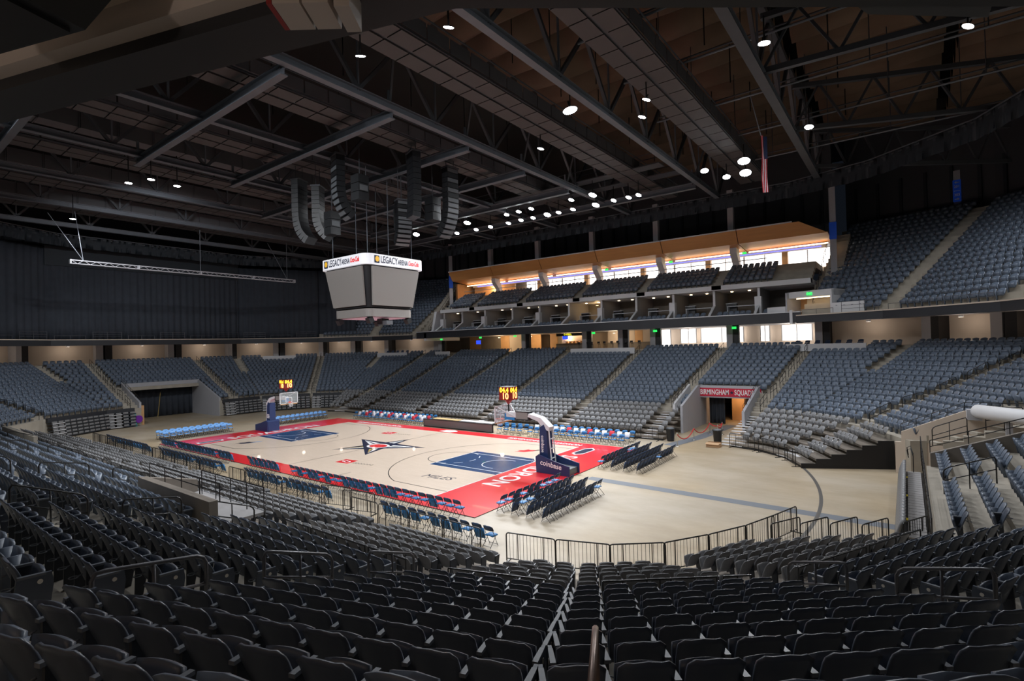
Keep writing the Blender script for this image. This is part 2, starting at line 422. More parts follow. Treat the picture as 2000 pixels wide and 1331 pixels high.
# balcony: fascia, soffit, upper tier
DB = [9.4]*NV; DB[4] = 10.6; DB[7] = DB[8] = DB[9] = 9.9
ZB0, ZB1 = 9.3, 10.05
def PB(f, e, extra=0.0):     # balcony front corner e (0 start, 1 end) of facet f
    return PV(f+e, DB[f]+extra)
for f in range(NV):
    zt = 10.45 if f == 4 else ZB1; zb = 9.4 if f == 4 else ZB0
    t = thing('balcony_front', 'x', 'balcony')
    t['kind'] = 'structure'; t.name = 'wall_balcony_'+TNAME[f]
    del t['category'], t['label']
    mb = MB(); p = [PB(f,0), PB(f,1), PB(f,1,0.25), PB(f,0,0.25)]
    mb.hexa([(*q, zb) for q in p]+[(*q, zt-0.09) for q in p]); mb.build('fascia', 'black_fascia', t)
    mb = MB(); p = [PB(f,0,-0.05), PB(f,1,-0.05), PB(f,1,0.4), PB(f,0,0.4)]
    mb.hexa([(*q, zt-0.09) for q in p]+[(*q, zt) for q in p]); mb.build('cap', 'white_paint' if f == 4 else 'cream_wall', t)
    # soffit behind the fascia with a pale trim
    mb = MB(); p = [PB(f,0,0.25), PB(f,1,0.25), PB(f,1,0.33), PB(f,0,0.33)]
    mb.hexa([(*q, zb+0.06) for q in p]+[(*q, zb+0.4) for q in p]); mb.build('soffit_trim', 'box_white', t)
    mb = MB(); p = [PB(f,0,0.33), PB(f,1,0.33), PV(f+1,23.2), PV(f,23.2)]
    mb.hexa([(*q, zb+0.18) for q in p]+[(*q, zb+0.4) for q in p]); mb.build('soffit', 'soffit' if f > 10 else 'grey_wall', t)
# parapets in front of the raised platforms at the top of the blocks
PAR = [(4,15.9,24.6,'white'),(4,-0.0,5.2,'dark'),(3,0.7,8.2,'white'),(4,45.9,49.0,'white'),(5,1.0,6.5,'white'),(7,1.2,6.0,'white'),(8,-2.0,1.8,'dark'),(9,2,7,'white'),(8,5.5,14.0,'dark')]
for i, (f, a, b, c) in enumerate(PAR):
    if c != 'white': continue
    d = 14.6*DEP
    A, B = FP(f,a,d), FP(f,b,d); n = NOR[f]*0.12
    z = zrow(15)
    mb = MB(); mb.hexa([(*q, z-0.1) for q in (A,B,B+n,A+n)]+[(*q, z+0.62) for q in (A,B,B+n,A+n)])
    struct('wall_parapet_%d' % (i+1), mb, 'white_paint')

# upper tier terraces on the right and behind the scoreboard
UDEP, URISE, UROW = 0.80, 0.52, 20
def zup(k): return 10.1+URISE*k
UD0 = 10.2
UFAC = [0,1,2,3,5,6]
for f in UFAC:
    mb = MB()
    for k in range(UROW):
        d0, d1 = UD0+k*UDEP, UD0+(k+1)*UDEP
        p = [PV(f,d0), PV(f+1,d0), PV(f+1,d1), PV(f,d1)]
        mb.hexa([(*q, zup(k)-0.7) for q in p]+[(*q, zup(k)) for q in p])
    struct('floor_upper_terrace_'+TNAME[f], mb, 'terrace')
# the wall behind the upper tier, with vertical ribs
DW = UD0+UROW*UDEP+1.2
for f in range(0, 11):
    dd = DW if f != 4 else 22.0
    wl = thing('w', None, None); wl.name = 'wall_upper_'+TNAME[f]; wl['kind'] = 'structure'
    mb = MB(); p = [PV(f,dd), PV(f+1,dd), PV(f+1,dd+0.4), PV(f,dd+0.4)]
    mb.hexa([(*q, 18.0) for q in p]+[(*q, 31.0) for q in p]); mb.build('wall_face', 'wall_dark', wl)
    L = np.linalg.norm(PV(f+1,dd)-PV(f,dd)); n = int(L/1.9)
    for j in range(n):
        s = smin(f,dd)+(j+0.5)*L/n
        a = FP(f,s,dd-0.12); M = Matrix.Rotation(math.atan2(NOR[f][1],NOR[f][0]), 3, 'Z')
        if not in_view((*a, 22.0), 60): continue
        MB().box((a[0],a[1],21.5), (0.22,0.28,7.0), M).build('rib', 'drape', wl)

# ring catwalk with its black drape
DR = 8.2
for f in range(NV):
    if f in (12,13,14): continue
    t = thing('ring_drape', None, None); t['kind'] = 'structure'; t.name = 'trim_ring_'+TNAME[f]
    a, b = PV(f,DR), PV(f+1,DR); n = max(8, int(np.linalg.norm(b-a)/0.25)); P = []
    for zz, amp in ((22.2,0.01),(21.6,0.02),(20.8,0.04)):
        row = []
        for j in range(n+1):
            u = j/n; q = a+(b-a)*u+NOR[f]*amp*math.sin(j*1.9+3*math.sin(j*0.31))
            row.append((q[0],q[1],zz+0.03*math.sin(j*0.7)*(zz < 21)))
        P.append(row)
    MB().sheet(P, (0,0,0.01)).build('drape', 'drape', t, smooth=True)
    mb = MB(); mb.bar((*a,22.25),(*b,22.25),0.10,0.08); mb.build('top_rail', 'steel', t)
    mb = MB(); p = [PV(f,DR), PV(f+1,DR), PV(f+1,DR+1.4), PV(f,DR+1.4)]
    mb.hexa([(*q, 22.0) for q in p]+[(*q, 22.12) for q in p]); mb.build('walkway', 'steel_dark', t)

# black curtain hanging in front of the upper tier at the left end
def curtain(name, label, pts, z0, z1, amp, per, seed, top=None):
    rnd = random.Random(seed); P = [np.array(p) for p in pts]; line = []
    for a, b in zip(P, P[1:]):
        L = np.linalg.norm(b-a); n = int(L/0.16); t = (b-a)/L; nn = np.array([t[1],-t[0]])
        for j in range(n):
            x = j*0.16
            q = a+t*x+nn*amp*(math.sin(x*2*math.pi/per+1.3*math.sin(x*0.9+seed))+0.5*math.sin(x*2*math.pi/(per*0.41)+seed))
            line.append((q, len(line)))
    line.append((P[-1], len(line)))
    G = []
    for i, z in enumerate(np.linspace(z0, z1, 7)):
        fl = 1.0-0.45*i/6
        G.append([(q[0],q[1],z) for q,_ in line])
    o = MB().sheet(G, (0.01,0,0)).build(name, 'curtain', None, smooth=True)
    return tag(o, label, 'curtain', 'black curtains closing the upper tier')
DCU = 11.2
curtain('stage_curtain', 'black pleated curtain at the end, middle stretch under the lighting truss', [PV(8,DCU), PV(9,DCU)], 10.1, 20.6, 0.10, 0.75, 3)
curtain('stage_curtain', 'black pleated curtain nearest the photographer beside the lighting truss', [PV(9,DCU), PV(10,DCU), PV(11,DCU), PV(12,DCU), FP(12,8,DCU)], 10.1, 21.0, 0.08, 0.9, 5)
curtain('stage_curtain', 'black pleated curtain behind the hanging scoreboard', [PV(7,DCU), PV(8,DCU)], 10.1, 20.8, 0.09, 0.8, 8)
curtain('stage_curtain', 'narrow black curtain ending beside the upper blue seats', [FP(6,1.2,DCU), PV(7,DCU)], 10.1, 20.8, 0.09, 0.8, 11)
mb = MB(); a, b = PV(8,DCU-0.25), PV(9,DCU-0.25); mb.hexa([(*q, 18.9) for q in (a,b,b+NOR[8]*0.1,a+NOR[8]*0.1)]+[(*q, 21.2) for q in (a,b,b+NOR[8]*0.1,a+NOR[8]*0.1)])
tag(mb.build('curtain_valance', 'drape'), 'flat dark valance band across the top of the end curtain', 'valance')

# ------------------------------------------------------------------ suites and club tier along the far side
XL, XR = -24.2, 27.2
def slab(name, x0, x1, y0, y1, z0, z1, m, parent=None):
    mb = MB(); mb.box(((x0+x1)/2,(y0+y1)/2,(z0+z1)/2),(x1-x0,y1-y0,z1-z0)); return mb.build(name, m, parent)
su = bpy.data.objects.new('floor_suites', None); col.objects.link(su); su['kind'] = 'structure'
slab('suite_floor', XL, XR-0.8, 29.6, 38, 9.75, 10.05, 'grey_wall', su)
slab('suite_step', XL, XR-1.0, 31.2, 38, 10.05, 10.5, 'grey_wall', su)
slab('suite_ceiling', XL+1.0, XR, 31.0, 37.5, 13.25, 13.75, 'white_paint', su)
slab('suite_back_wall', XL, XR, 36.6, 36.8, 10.0, 13.3, 'concrete_dark', su)
parts_x = [-22.9,-19.1,-14.6,-9.6,-5.0,-0.4,4.3,8.9,13.4,17.9,22.4]
for i, x in enumerate(parts_x):
    mb = MB(); w_ = 0.10
    prof = [(29.6,10.05),(29.6,10.45),(31.6,11.6),(31.6,13.3),(36.6,13.3),(36.6,10.05)]
    mb.add([(x-w_,y,z) for y,z in prof]+[(x+w_,y,z) for y,z in prof], [tuple(range(5,-1,-1)), tuple(range(6,12))]+[(j,(j+1)%6,6+(j+1)%6,6+j) for j in range(6)])
    mb.build('partition', 'partition', su); slab('partition_edge', x-0.12, x+0.12, 31.5, 31.62, 11.6, 13.3, 'white_paint', su)
    MB().bar((x,29.55,10.48),(x,31.55,11.63),0.26,0.08).build('sloping_rail', 'white_paint', su)
    if i % 2 == 0:
        slab('pillar', x-0.32, x+0.32, 31.0, 31.6, 10.05, 12.3, 'white_paint', su)
# sloping white end wall at the left end of the suites
mb = MB(); prof = [(29.0,9.0),(29.0,10.2),(30.6,10.6),(31.4,13.6),(36.5,13.6),(36.5,9.0)]
for x in (-24.6,):
    mb.add([(x-0.25,y,z) for y,z in prof]+[(x+0.25,y,z) for y,z in prof], [tuple(range(5,-1,-1)), tuple(range(6,12))]+[(j,(j+1)%6,6+(j+1)%6,6+j) for j in range(6)])
mb.build('end_wall', 'white_paint', su)
slab('end_wall', XR-1.6, XR-1.35, 28.9, 30.2, 9.3, 10.6, 'white_paint', su)
# club tier
cl = bpy.data.objects.new('floor_club_tier', None); col.objects.link(cl); cl['kind'] = 'structure'
CROW, CDEP, CRISE = 5, 0.80, 0.43
def zclub(k): return 13.75+CRISE*k
for k in range(CROW):
    slab('tier', XL+1.0, XR, 31.3+k*CDEP, 31.3+(k+1)*CDEP+0.05, zclub(k)-0.45, zclub(k), 'terrace', cl)
slab('club_floor', XL+1.0, XR, 35.2, 41.5, 15.2, 15.85, 'terrace', cl)
slab('club_back_rail', -22.0, 22.5, 35.35, 35.45, 16.72, 16.80, 'grey_wall', cl)
CAIS = [-16.7,-7.9,1.0,9.7,18.3]
for x in CAIS:
    mb = MB()
    for k in range(CROW): mb.box((x,31.15+k*CDEP,zclub(k)-CRISE/2),(1.0,0.3,CRISE))
    mb.build('club_steps', 'terrace', cl)
# timber canopy over the club tier
cn = bpy.data.objects.new('ceiling_canopy', None); col.objects.link(cn); cn['kind'] = 'structure'
xs = [-22.4,-14.0,-5.4,3.2,11.8,20.2,28.6]
for i, (a, b) in enumerate(zip(xs, xs[1:])):
    mb = MB(); a2, b2 = a+0.04, b-0.04
    xe = 3.0 if i == 5 else 0.0
    mb.hexa([(a2,33.0,18.30),(b2,33.0,18.30),(b2,33.10,18.30),(a2,33.10,18.30),(a2,32.2,19.62),(b2-xe*0.8,32.2,19.62),(b2-xe*0.8,32.3,19.66),(a2,32.3,19.66)]); mb.build('canopy_fascia', 'wood_warm', cn)
    mb = MB(); mb.hexa([(a2,33.1,18.30),(b2,33.1,18.30),(b2,37.5,17.9),(a2,37.5,17.9),(a2,33.1,18.42),(b2,33.1,18.42),(b2,37.5,18.02),(a2,37.5,18.02)]); mb.build('canopy_soffit', 'wood_warm', cn)
    mb = MB(); mb.hexa([(a2,32.1,19.62),(b2-xe,32.1,19.62),(b2-xe,32.3,19.62),(a2,32.3,19.62),(a2,32.1,19.74),(b2-xe,32.1,19.74),(b2-xe,32.3,19.74),(a2,32.3,19.74)]); mb.build('canopy_edge', 'white_paint', cn)
    mb = MB(); mb.box(((a2+b2)/2,36.2,17.75),(b2-a2-0.6,0.12,0.10)); mb.build('light_strip', 'lamp_warm', cn)
slab('canopy_band', -22.0, 28.0, 37.5, 37.7, 17.55, 18.05, 'white_paint', cn)
slab('violet_strip', -21.0, 27.5, 37.42, 37.5, 17.62, 17.74, 'violet_strip', cn)
slab('club_ceiling', -22.0, 28.4, 37.6, 41.5, 18.0, 18.2, 'white_paint', cn)
# Y-shaped white columns carrying the canopy
for i, x in enumerate([-15.2,-6.6,2.0,10.7,19.3]):
    mb = MB()
    prof = [(35.4,15.8),(35.4,16.6),(34.4,17.6),(34.4,18.6),(35.2,18.6),(35.6,17.9),(36.1,16.9),(36.1,15.8)]
    n = len(prof)
    mb.add([(x-0.36,y,z) for y,z in prof]+[(x+0.36,y,z) for y,z in prof], [tuple(range(n-1,-1,-1)), tuple(range(n,2*n))]+[(j,(j+1)%n,n+(j+1)%n,n+j) for j in range(n)])
    struct('column_canopy_'+nth(i+1), mb, 'white_paint')
    slab('column_upper_'+nth(i+1), x-0.30, x+0.30, 33.6, 34.2, 19.6, 24.5, 'grey_wall')['kind'] = 'structure'
# bright daylight windows behind the club and behind the concourse
wi = 0
def window(x0, x1, y, z0, z1, mull=0, m='daylight'):
    global wi; wi += 1
    t = bpy.data.objects.new('window_%d' % wi, None); col.objects.link(t); t['kind'] = 'structure'
    n = max(1, mull+1); wd = (x1-x0)/n
    for i in range(n):
        slab('pane', x0+i*wd+0.04, x0+(i+1)*wd-0.04, y, y+0.03, z0, z1, m, t)
    for i in range(n+1): slab('mullion', x0+i*wd-0.05, x0+i*wd+0.05, y-0.06, y+0.06, z0, z1, 'white_paint', t)
    return t
for a, b in ((-13.6,-7.0),(-6.9,1.6),(1.7,10.3),(10.4,18.9),(19.0,28.0)): window(a, b, 40.9, 15.9, 17.95, 3)
slab('wall_club_back', -24, 30, 41.4, 41.7, 15.2, 18.3, 'cream_wall')['kind'] = 'structure'
slab('wall_club_end', -24, -23.6, 35.5, 41.5, 13.8, 18.2, 'wood_pale')['kind'] = 'structure'
slab('wall_club_bar', -22.5, -14.2, 38.5, 38.8, 15.8, 18.0, 'wood_pale')['kind'] = 'structure'
for x in (-10.4,-2.2,6.4,15.0,23.6): slab('pillar_club', x-0.3, x+0.3, 39.6, 40.2, 15.85, 18.0, 'wood_pale')['kind'] = 'structure'
for a, b in ((11.0,13.0),(13.6,18.7),(20.6,21.6),(22.9,26.0),(27.0,30.4),(32.4,34.3)): window(a, b, 40.6, 7.65, 9.45, 1)
window(8.2, 9.8, 40.2, 7.15, 9.45, 0)
# concourse behind the far side: ceiling, columns, rooms
slab('ceiling_concourse', -30, 36, 32.0, 41.5, 9.52, 9.75, 'grey_wall')['kind'] = 'structure'
for i, x in enumerate([-25.5,-8.9,0.9,6.0,10.2,19.0,27.5]):
    slab('column_concourse_'+nth(i+1), x-0.32, x+0.32, 33.0, 33.6, ZC, 9.55, 'grey_wall')['kind'] = 'structure'
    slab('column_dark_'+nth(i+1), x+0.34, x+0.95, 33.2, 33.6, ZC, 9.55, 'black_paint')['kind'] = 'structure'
for i, (a, b, m) in enumerate([(-24,-21.5,'wood_pale'),(-21.5,-17.4,'concrete_dark'),(-17.4,-15.6,'wood_pale'),(-15.6,-12.0,'cream_wall'),(-12.0,-9.6,'wood_pale'),(-8.0,-6.7,'wood_pale'),(1.5,5.5,'cream_wall'),(5.5,6.6,'wood_pale'),(6.6,8.0,'cream_wall')]):
    slab('wall_room_%s' % nth(i+1), a+0.02, b-0.02, 38.6, 38.8, ZC, 9.55, m)['kind'] = 'structure'
slab('wall_room_base', 1.5, 8.0, 38.5, 38.6, ZC, ZC+0.95, 'concrete_dark')['kind'] = 'structure'

# panels, dark gaps and lamps of the concourse behind the corner and end blocks
for f in (5,6,7,8,9,10,1,2,3):
    d = 17.2; a, b = smin(f,d), smax(f,d)
    L_ = b-a; n = max(1, round(L_/7.5))
    for i in range(n):
        s0 = a+L_*i/n; s1 = a+L_*(i+1)/n; g = 0.9
        p = [FP(f,s0+g,d), FP(f,s1-g,d), FP(f,s1-g,d+0.2), FP(f,s0+g,d+0.2)]
        mb = MB(); mb.hexa([(*q, ZC) for q in p]+[(*q, 9.48) for q in p]); struct('wall_panel_%s_%s' % (TNAME[f], nth(i+1)), mb, 'soffit')
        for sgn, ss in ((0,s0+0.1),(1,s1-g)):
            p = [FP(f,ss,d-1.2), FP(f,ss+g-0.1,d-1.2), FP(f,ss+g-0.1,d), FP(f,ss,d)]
            mb = MB(); mb.hexa([(*q, ZC) for q in p]+[(*q, 9.48) for q in p]); struct('column_%s_%s_%s' % (TNAME[f], nth(i+1), ('start','end')[sgn]), mb, 'black_paint' if sgn else 'grey_wall')  # black boxes stand for the gaps, their shade given as solid colour
# ================================================================== SEATS
def seat_parts(wd=0.50, hgt=0.86, fine=True):
    """local frame: x along the row, +y towards the court, z up, origin on the tread under the backrest"""
    back = MB(); nx, nz = (9, 8) if fine else (5, 4); G = []
    for i in range(nz):
        v = i/(nz-1); row = []
        for j in range(nx):
            u = j/(nx-1)*2-1
            half = (wd-0.02)/2*(0.90+0.10*min(1, v*1.6))
            top = hgt-0.015*u*u-0.05*max(0, abs(u)-0.80)/0.20*(abs(u) > 0.80)+0.006*math.cos(u*6)
            z = 0.36+(top-0.36)*v
            y = 0.10-0.17*v+0.045*u*u-0.012*(v > 0.93)
            row.append((u*half, y, z))
        G.append(row)
    back.sheet(G, (0,-0.030,0.004))
    seat = MB(); G = []
    n1, n2 = (7, 6) if fine else (3, 4)
    for i in range(n2):
        v = i/(n2-1); row = []
        for j in range(n1):
            u = j/(n1-1)*2-1
            l = 0.34*v; ang = R_(75)
            bul = 0.028*(1-u*u)+0.02*math.sin(v*math.pi)
            y = 0.13+l*math.cos(ang)+bul*math.sin(ang)*0.6; z = 0.36+l*math.sin(ang)-bul*math.cos(ang)*0.4-0.015*u*u
            row.append((u*(wd-0.07)/2*(0.94+0.06*math.sin(v*math.pi)), y, z))
        G.append(row)
    seat.sheet(G, (0,0.055,-0.03))
    arm = MB(); x = wd/2+0.02
    for yy0, yy1, z0, z1 in ((-0.02,0.26,0.625,0.66),):
        arm.hexa([(x-0.03,yy0,z0),(x+0.03,yy0,z0),(x+0.024,yy1,z0-0.01),(x-0.024,yy1,z0-0.01),(x-0.03,yy0,z1),(x+0.03,yy0,z1),(x+0.024,yy1,z1-0.015),(x-0.024,yy1,z1-0.015)])
    post = MB(); post.hexa([(x-0.018,0.00,0.0),(x+0.018,0.00,0.0),(x+0.018,0.12,0.0),(x-0.018,0.12,0.0),(x-0.018,0.02,0.63),(x+0.018,0.02,0.63),(x+0.018,0.24,0.63),(x-0.018,0.24,0.63)])
    cup = MB(); xx = wd/2+0.01
    cup.tube([(xx+0.055*math.cos(a), -0.13+0.055*math.sin(a), 0.54) for a in [i*math.pi/6 for i in range(12)]], 0.008, 5, closed=True)
    cup.bar((xx,-0.02,0.56),(xx,-0.08,0.54),0.02,0.015)
    return back, seat, arm, post, cup
_b, _s, _a, _p, _c = seat_parts()
ME = {'backrest': _b.mesh('backrest','seat_near_shaded',True), 'seat': _s.mesh('seat','seat_near_shaded',True), 'armrest': _a.mesh('armrest','arm_plastic'), 'post': _p.mesh('post','seat_metal'), 'cup_holder': _c.mesh('cup_holder','arm_plastic',True)}
_b, _s, _a, _p, _c = seat_parts(0.46, 0.80)
MG = {'backrest': _b.mesh('backrest','seat_grey',True), 'seat': _s.mesh('seat','seat_grey',True), 'post': _p.mesh('post','seat_metal')}
# a plain version for the mass of seats
_b, _s, _a, _p, _c = seat_parts(0.50, 0.86, fine=False)
LOW = MB(); LOW.add(_b.v,_b.f); LOW.add(_s.v,_s.f); LOW.add(_p.v,_p.f)
_b, _s, _a, _p, _c = seat_parts(0.46, 0.80, fine=False)
LOWG = MB(); LOWG.add(_b.v,_b.f); LOWG.add(_s.v,_s.f)
def mass(name, mb, placements, m, label, cat):
    V = np.array(mb.v); n = len(V); N = len(placements)
    if not N: return
    P = np.array([p[:3] for p in placements]); a = np.array([p[3] for p in placements])
    c, s = np.cos(a), np.sin(a)
    X = V[None,:,0]*c[:,None]-V[None,:,1]*s[:,None]+P[:,None,0]
    Y = V[None,:,0]*s[:,None]+V[None,:,1]*c[:,None]+P[:,None,1]
    Z = V[None,:,2]+P[:,None,2]
    verts = np.stack([X,Y,Z],-1).reshape(-1,3)
    loops = np.concatenate([np.array(f) for f in mb.f]); cnt = np.array([len(f) for f in mb.f])
    L = (loops[None,:]+np.arange(N)[:,None]*n).ravel(); CN = np.tile(cnt, N)
    st = np.concatenate([[0], np.cumsum(CN)[:-1]])
    me = bpy.data.meshes.new(name); me.vertices.add(len(verts)); me.vertices.foreach_set('co', verts.ravel())
    me.loops.add(len(L)); me.loops.foreach_set('vertex_index', L.astype(np.int32))
    me.polygons.add(len(CN)); me.polygons.foreach_set('loop_start', st.astype(np.int32)); me.polygons.foreach_set('loop_total', CN.astype(np.int32))
    me.update(calc_edges=True); me.polygons.foreach_set('use_smooth', np.ones(len(CN), bool)); me.materials.append(MATS[m])
    o = bpy.data.objects.new(name, me); col.objects.link(o)
    return tag(o, label, cat, None, 'stuff')
SPAN = 0.555
def yaw_of(f): return math.atan2(-NOR[f][1], -NOR[f][0])-math.pi/2   # +y local -> inward
BLK = {0:'block by the end tunnel',1:'far corner block beside the end tunnel',2:'far corner block',3:'block between tunnel and far corner',4:'far side block',12:'long near side block',13:'block between bent handrails and seam',14:'block between seam and short handrails',15:'block past the short handrails'}
cand = []
PARF = {(f, a, b) for f, a, b, c in PAR if c == 'white'}
for f in range(NV):
    for k in range(NROW+1):
        if k == NROW: continue
        d = k*DEP+0.60
        for bi, (a, b) in enumerate(seat_ivs(f,k,d)):
            n = int((b-a)/SPAN)
            if n < 1: continue
            step = (b-a)/n
            for j in range(n):
                s = a+(j+0.5)*step
                if k >= 14 and any(ff == f and a2 < s < b2 for ff, a2, b2 in PARF): continue
                q = FP(f,s,d); p = (q[0],q[1],zrow(k),yaw_of(f))
                c = np.array([q[0],q[1],zrow(k)+0.6])
                dist = float(np.linalg.norm(c-CAM))
                if dist < 1.5 or not in_view(c, 160): continue
                cand.append((dist, p, f, k, bi, j, n))
cand.sort(key=lambda c: c[0])
near = [c for c in cand if in_view((c[1][0],c[1][1],c[1][2]+0.75), -5)][:300]
near_id = {id(c) for c in near}
proto = None
for dist, p, f, k, bi, j, n in near:
    lab = 'dark tip-up seat, %s row up, %s from its aisle, %s' % (nth(k+1), nth(min(j, n-1-j)+1), BLK.get(f,'far block'))
    if f == 12: lab = 'dark tip-up seat, %s row up, %s along, %s' % (nth(k+1), nth(n-j), 'long near side block %s' % nth(bi+1))
    elif f in (13,14,15): lab = 'dark tip-up seat, %s row up, %s along, %s' % (nth(k+1), nth(j+1), BLK[f])
    if proto is None:
        t = thing('stadium_seat', lab, 'seat', p[:3], p[3], 'dark stadium seats of the lower tier', local=True)
        for nm in ('backrest','seat','armrest','post','cup_holder'): link_mesh(nm, ME[nm], t)
        proto = t
    else:
        t = copy_tree(proto); t.location = p[:3]; t.rotation_euler = (0,0,p[3]); t['label'] = lab
    if j in (0, n-1) and dist < 16:
        e = MB(); x = (0.25+0.02)*(1 if j == n-1 else -1); sgn = 1 if x > 0 else -1
        prof = [(-0.02,0.02),(0.16,0.02),(0.30,0.20),(0.34,0.50),(0.32,0.64),(-0.03,0.64),(-0.06,0.40)]
        e.add([(x-0.02,y,z) for y,z in prof]+[(x+0.02,y,z) for y,z in prof], [tuple(range(6,-1,-1)), tuple(range(7,14))]+[(i,(i+1)%7,7+(i+1)%7,7+i) for i in range(7)])
        o = link_mesh('end_panel', e.mesh('end_panel','seat_near_shaded'), t)
        pl = MB(); pl.tube([(x+sgn*0.021,0.20,0.545),(x+sgn*0.027,0.20,0.545)], 0.030, 12)
        link_mesh('row_plate', pl.mesh('row_plate','number_plate'), o)
        if j == 0:
            ar = link_mesh('armrest', ME['armrest'], t); ar.location = (-0.54,0,0)
rest = [c[1] for c in cand if id(c) not in near_id]
# upper tier and club tier seats join the mass
UAIS = {3:[], 2:[], 1:[(3.0)], 0:[8.0], 5:[], 6:[]}
for f in UFAC:
    for k in range(UROW):
        d = UD0+k*UDEP+0.58
        a, b = smin(f,d)+0.75, smax(f,d)-0.75
        iv = [(a,b)]
        L = b-a
        if f == 3 and k < 4: iv = sub_iv(iv, 2.6, 7.0)
        if f in (0,1): iv = sub_iv(iv, (a+b)/2-0.6, (a+b)/2+0.6)
        for a, b in iv:
            n = int((b-a)/SPAN)
            for j in range(n):
                q = FP(f, a+(j+0.5)*(b-a)/n, d)
                if in_view((q[0],q[1],zup(k)+0.5), 150): rest.append((q[0],q[1],zup(k),yaw_of(f)))
for k in range(CROW):
    xs_ = [-22.4]+CAIS+[24.4]
    for a, b in zip(xs_, xs_[1:]):
        a += 0.6; b -= 0.6; n = int((b-a)/SPAN)
        for j in range(n): rest.append((a+(j+0.5)*(b-a)/n, 31.3+k*CDEP+0.55, zclub(k), math.pi))
for x0, x1 in zip(parts_x, parts_x[1:]+[26.0]):   # suite seats
    n = int((x1-x0-0.9)/0.6)
    for j in range(n): rest.append((x0+0.6+(j+0.5)*(x1-x0-1.1)/n, 30.4, 10.05, math.pi))
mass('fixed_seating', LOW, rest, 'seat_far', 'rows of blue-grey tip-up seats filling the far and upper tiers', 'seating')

# grey seats on the pull-out platforms
GROW, GDEP = 6, 0.85
def zg(j): return 0.28+0.275*j
GF = [1,2,3,4,5,12,13,14,15]
GFE = {2:(0.0,99)}
gc = []
for f in GF:
    for k in range(GROW):
        d = -5.2+k*GDEP+0.60
        for bi, (a, b) in enumerate(seat_ivs_grey(f,k,d)):
            n = int((b-a)/0.52)
            if n < 1: continue
            for j in range(n):
                q = FP(f, a+(j+0.5)*(b-a)/n, d); c = np.array([q[0],q[1],zg(k)+0.6])
                if not in_view(c, 120): continue
                gc.append((float(np.linalg.norm(c-CAM)), (q[0],q[1],zg(k),yaw_of(f)), f, k, bi, j, n))
gc.sort(key=lambda c: c[0]); proto = None
GB = {1:'far corner end by the tunnel wall',12:'near side',13:'platform before the seam',14:'platform after the seam',15:'platform at the short handrails',2:'far corner platform',3:'platform beside the banner tunnel',4:'far side',5:'far left platform'}
for i, (dist, p, f, k, bi, j, n) in enumerate(gc[:300]):
    lab = 'grey plastic seat, %s row from the barriers, %s along, %s' % (nth(k+1), nth(j+1), GB[f])
    if f in (4,12): lab += ' block '+nth(bi+1)
    if proto is None:
        t = thing('platform_chair', lab, 'seat', p[:3], p[3], 'grey seats on the pull-out platforms', local=True)
        for nm in ('backrest','seat','post'): link_mesh(nm, MG[nm], t)
        proto = t
    else:
        t = copy_tree(proto); t.location = p[:3]; t.rotation_euler = (0,0,p[3]); t['label'] = lab
mass('platform_seating', LOWG, [c[1] for c in gc[300:]], 'seat_grey', 'rows of grey plastic seats on the far pull-out platforms', 'seating')
# platforms themselves
for f in GF:
    t = thing('pull_out_platform', 'black stepped pull-out platform under the grey seats, '+GB[f], 'platform', group='pull-out seating platforms')
    for k in range(GROW):
        d0, d1 = -5.2+k*GDEP, -5.2+(k+1)*GDEP+0.02
        iv = [(smin(f,d0), smax(f,d0), smin(f,d1), smax(f,d1))]
        if f in GCUT: iv = [(GCUT[f][0][1]+0.2, smax(f,d0), GCUT[f][0][1]+0.2, smax(f,d1))]
        mb = MB()
        for a, b, a2, b2 in iv:
            p = [FP(f,a,d0), FP(f,b,d0), FP(f,b2,d1), FP(f,a2,d1)]
            mb.hexa([(*q, zg(k)-0.12) for q in p]+[(*q, zg(k)) for q in p])
        mb.build('tier', 'concrete_dark', t)
    if f == 1:
        for k in range(GROW):
            d0, d1 = -5.2+k*GDEP, -5.2+(k+1)*GDEP; s_ = GCUT[1][0][1]+0.15
            p = [FP(f,s_,d0), FP(f,s_+0.06,d0), FP(f,s_+0.06,d1), FP(f,s_,d1)]
            MB().hexa([(*q, 0.0) for q in p]+[(*q, zg(k)+0.02) for q in p]).build('side_skirt', 'black_paint', t)
    # black skirt at the front and white aisle treads
    a, b = smin(f,-5.15), smax(f,-5.15)
    if f in GCUT: a = GCUT[f][0][1]+0.2
    p = [FP(f,a,-5.15), FP(f,b,-5.15), FP(f,b,-5.10), FP(f,a,-5.10)]
    mb = MB(); mb.hexa([(*q, 0.0) for q in p]+[(*q, 0.17) for q in p]); mb.build('skirt', 'black_paint', t)
    spots = [s0 for s0, s1 in AIS.get(f, [])]
    for vi, sg in ((f, 0.42), (f+1, -0.42)):
        if VKIND[vi%NV] == 'aisle' and not (f == 1 and vi == 1): spots.append(('v', vi, sg))
    for sp in spots:
        for k in range(GROW*2):
            d = -5.2+k*GDEP/2; z = zg(0)+0.275*(k-1)/2+0.01
            if isinstance(sp, tuple): s = (smin(f,d) if sp[1] == f else smax(f,d))+sp[2]; hw = 0.42
            else: s = sp; hw = 0.5
            A, B, C_, D_ = FP(f,s-hw,d), FP(f,s+hw,d), FP(f,s+hw,d+0.24), FP(f,s-hw,d+0.24)
            MB().hexa([(*q, max(0.01,z-0.05)) for q in (A,B,C_,D_)]+[(*q, max(0.05,z)) for q in (A,B,C_,D_)]).build('aisle_tread', 'white_paint', t)
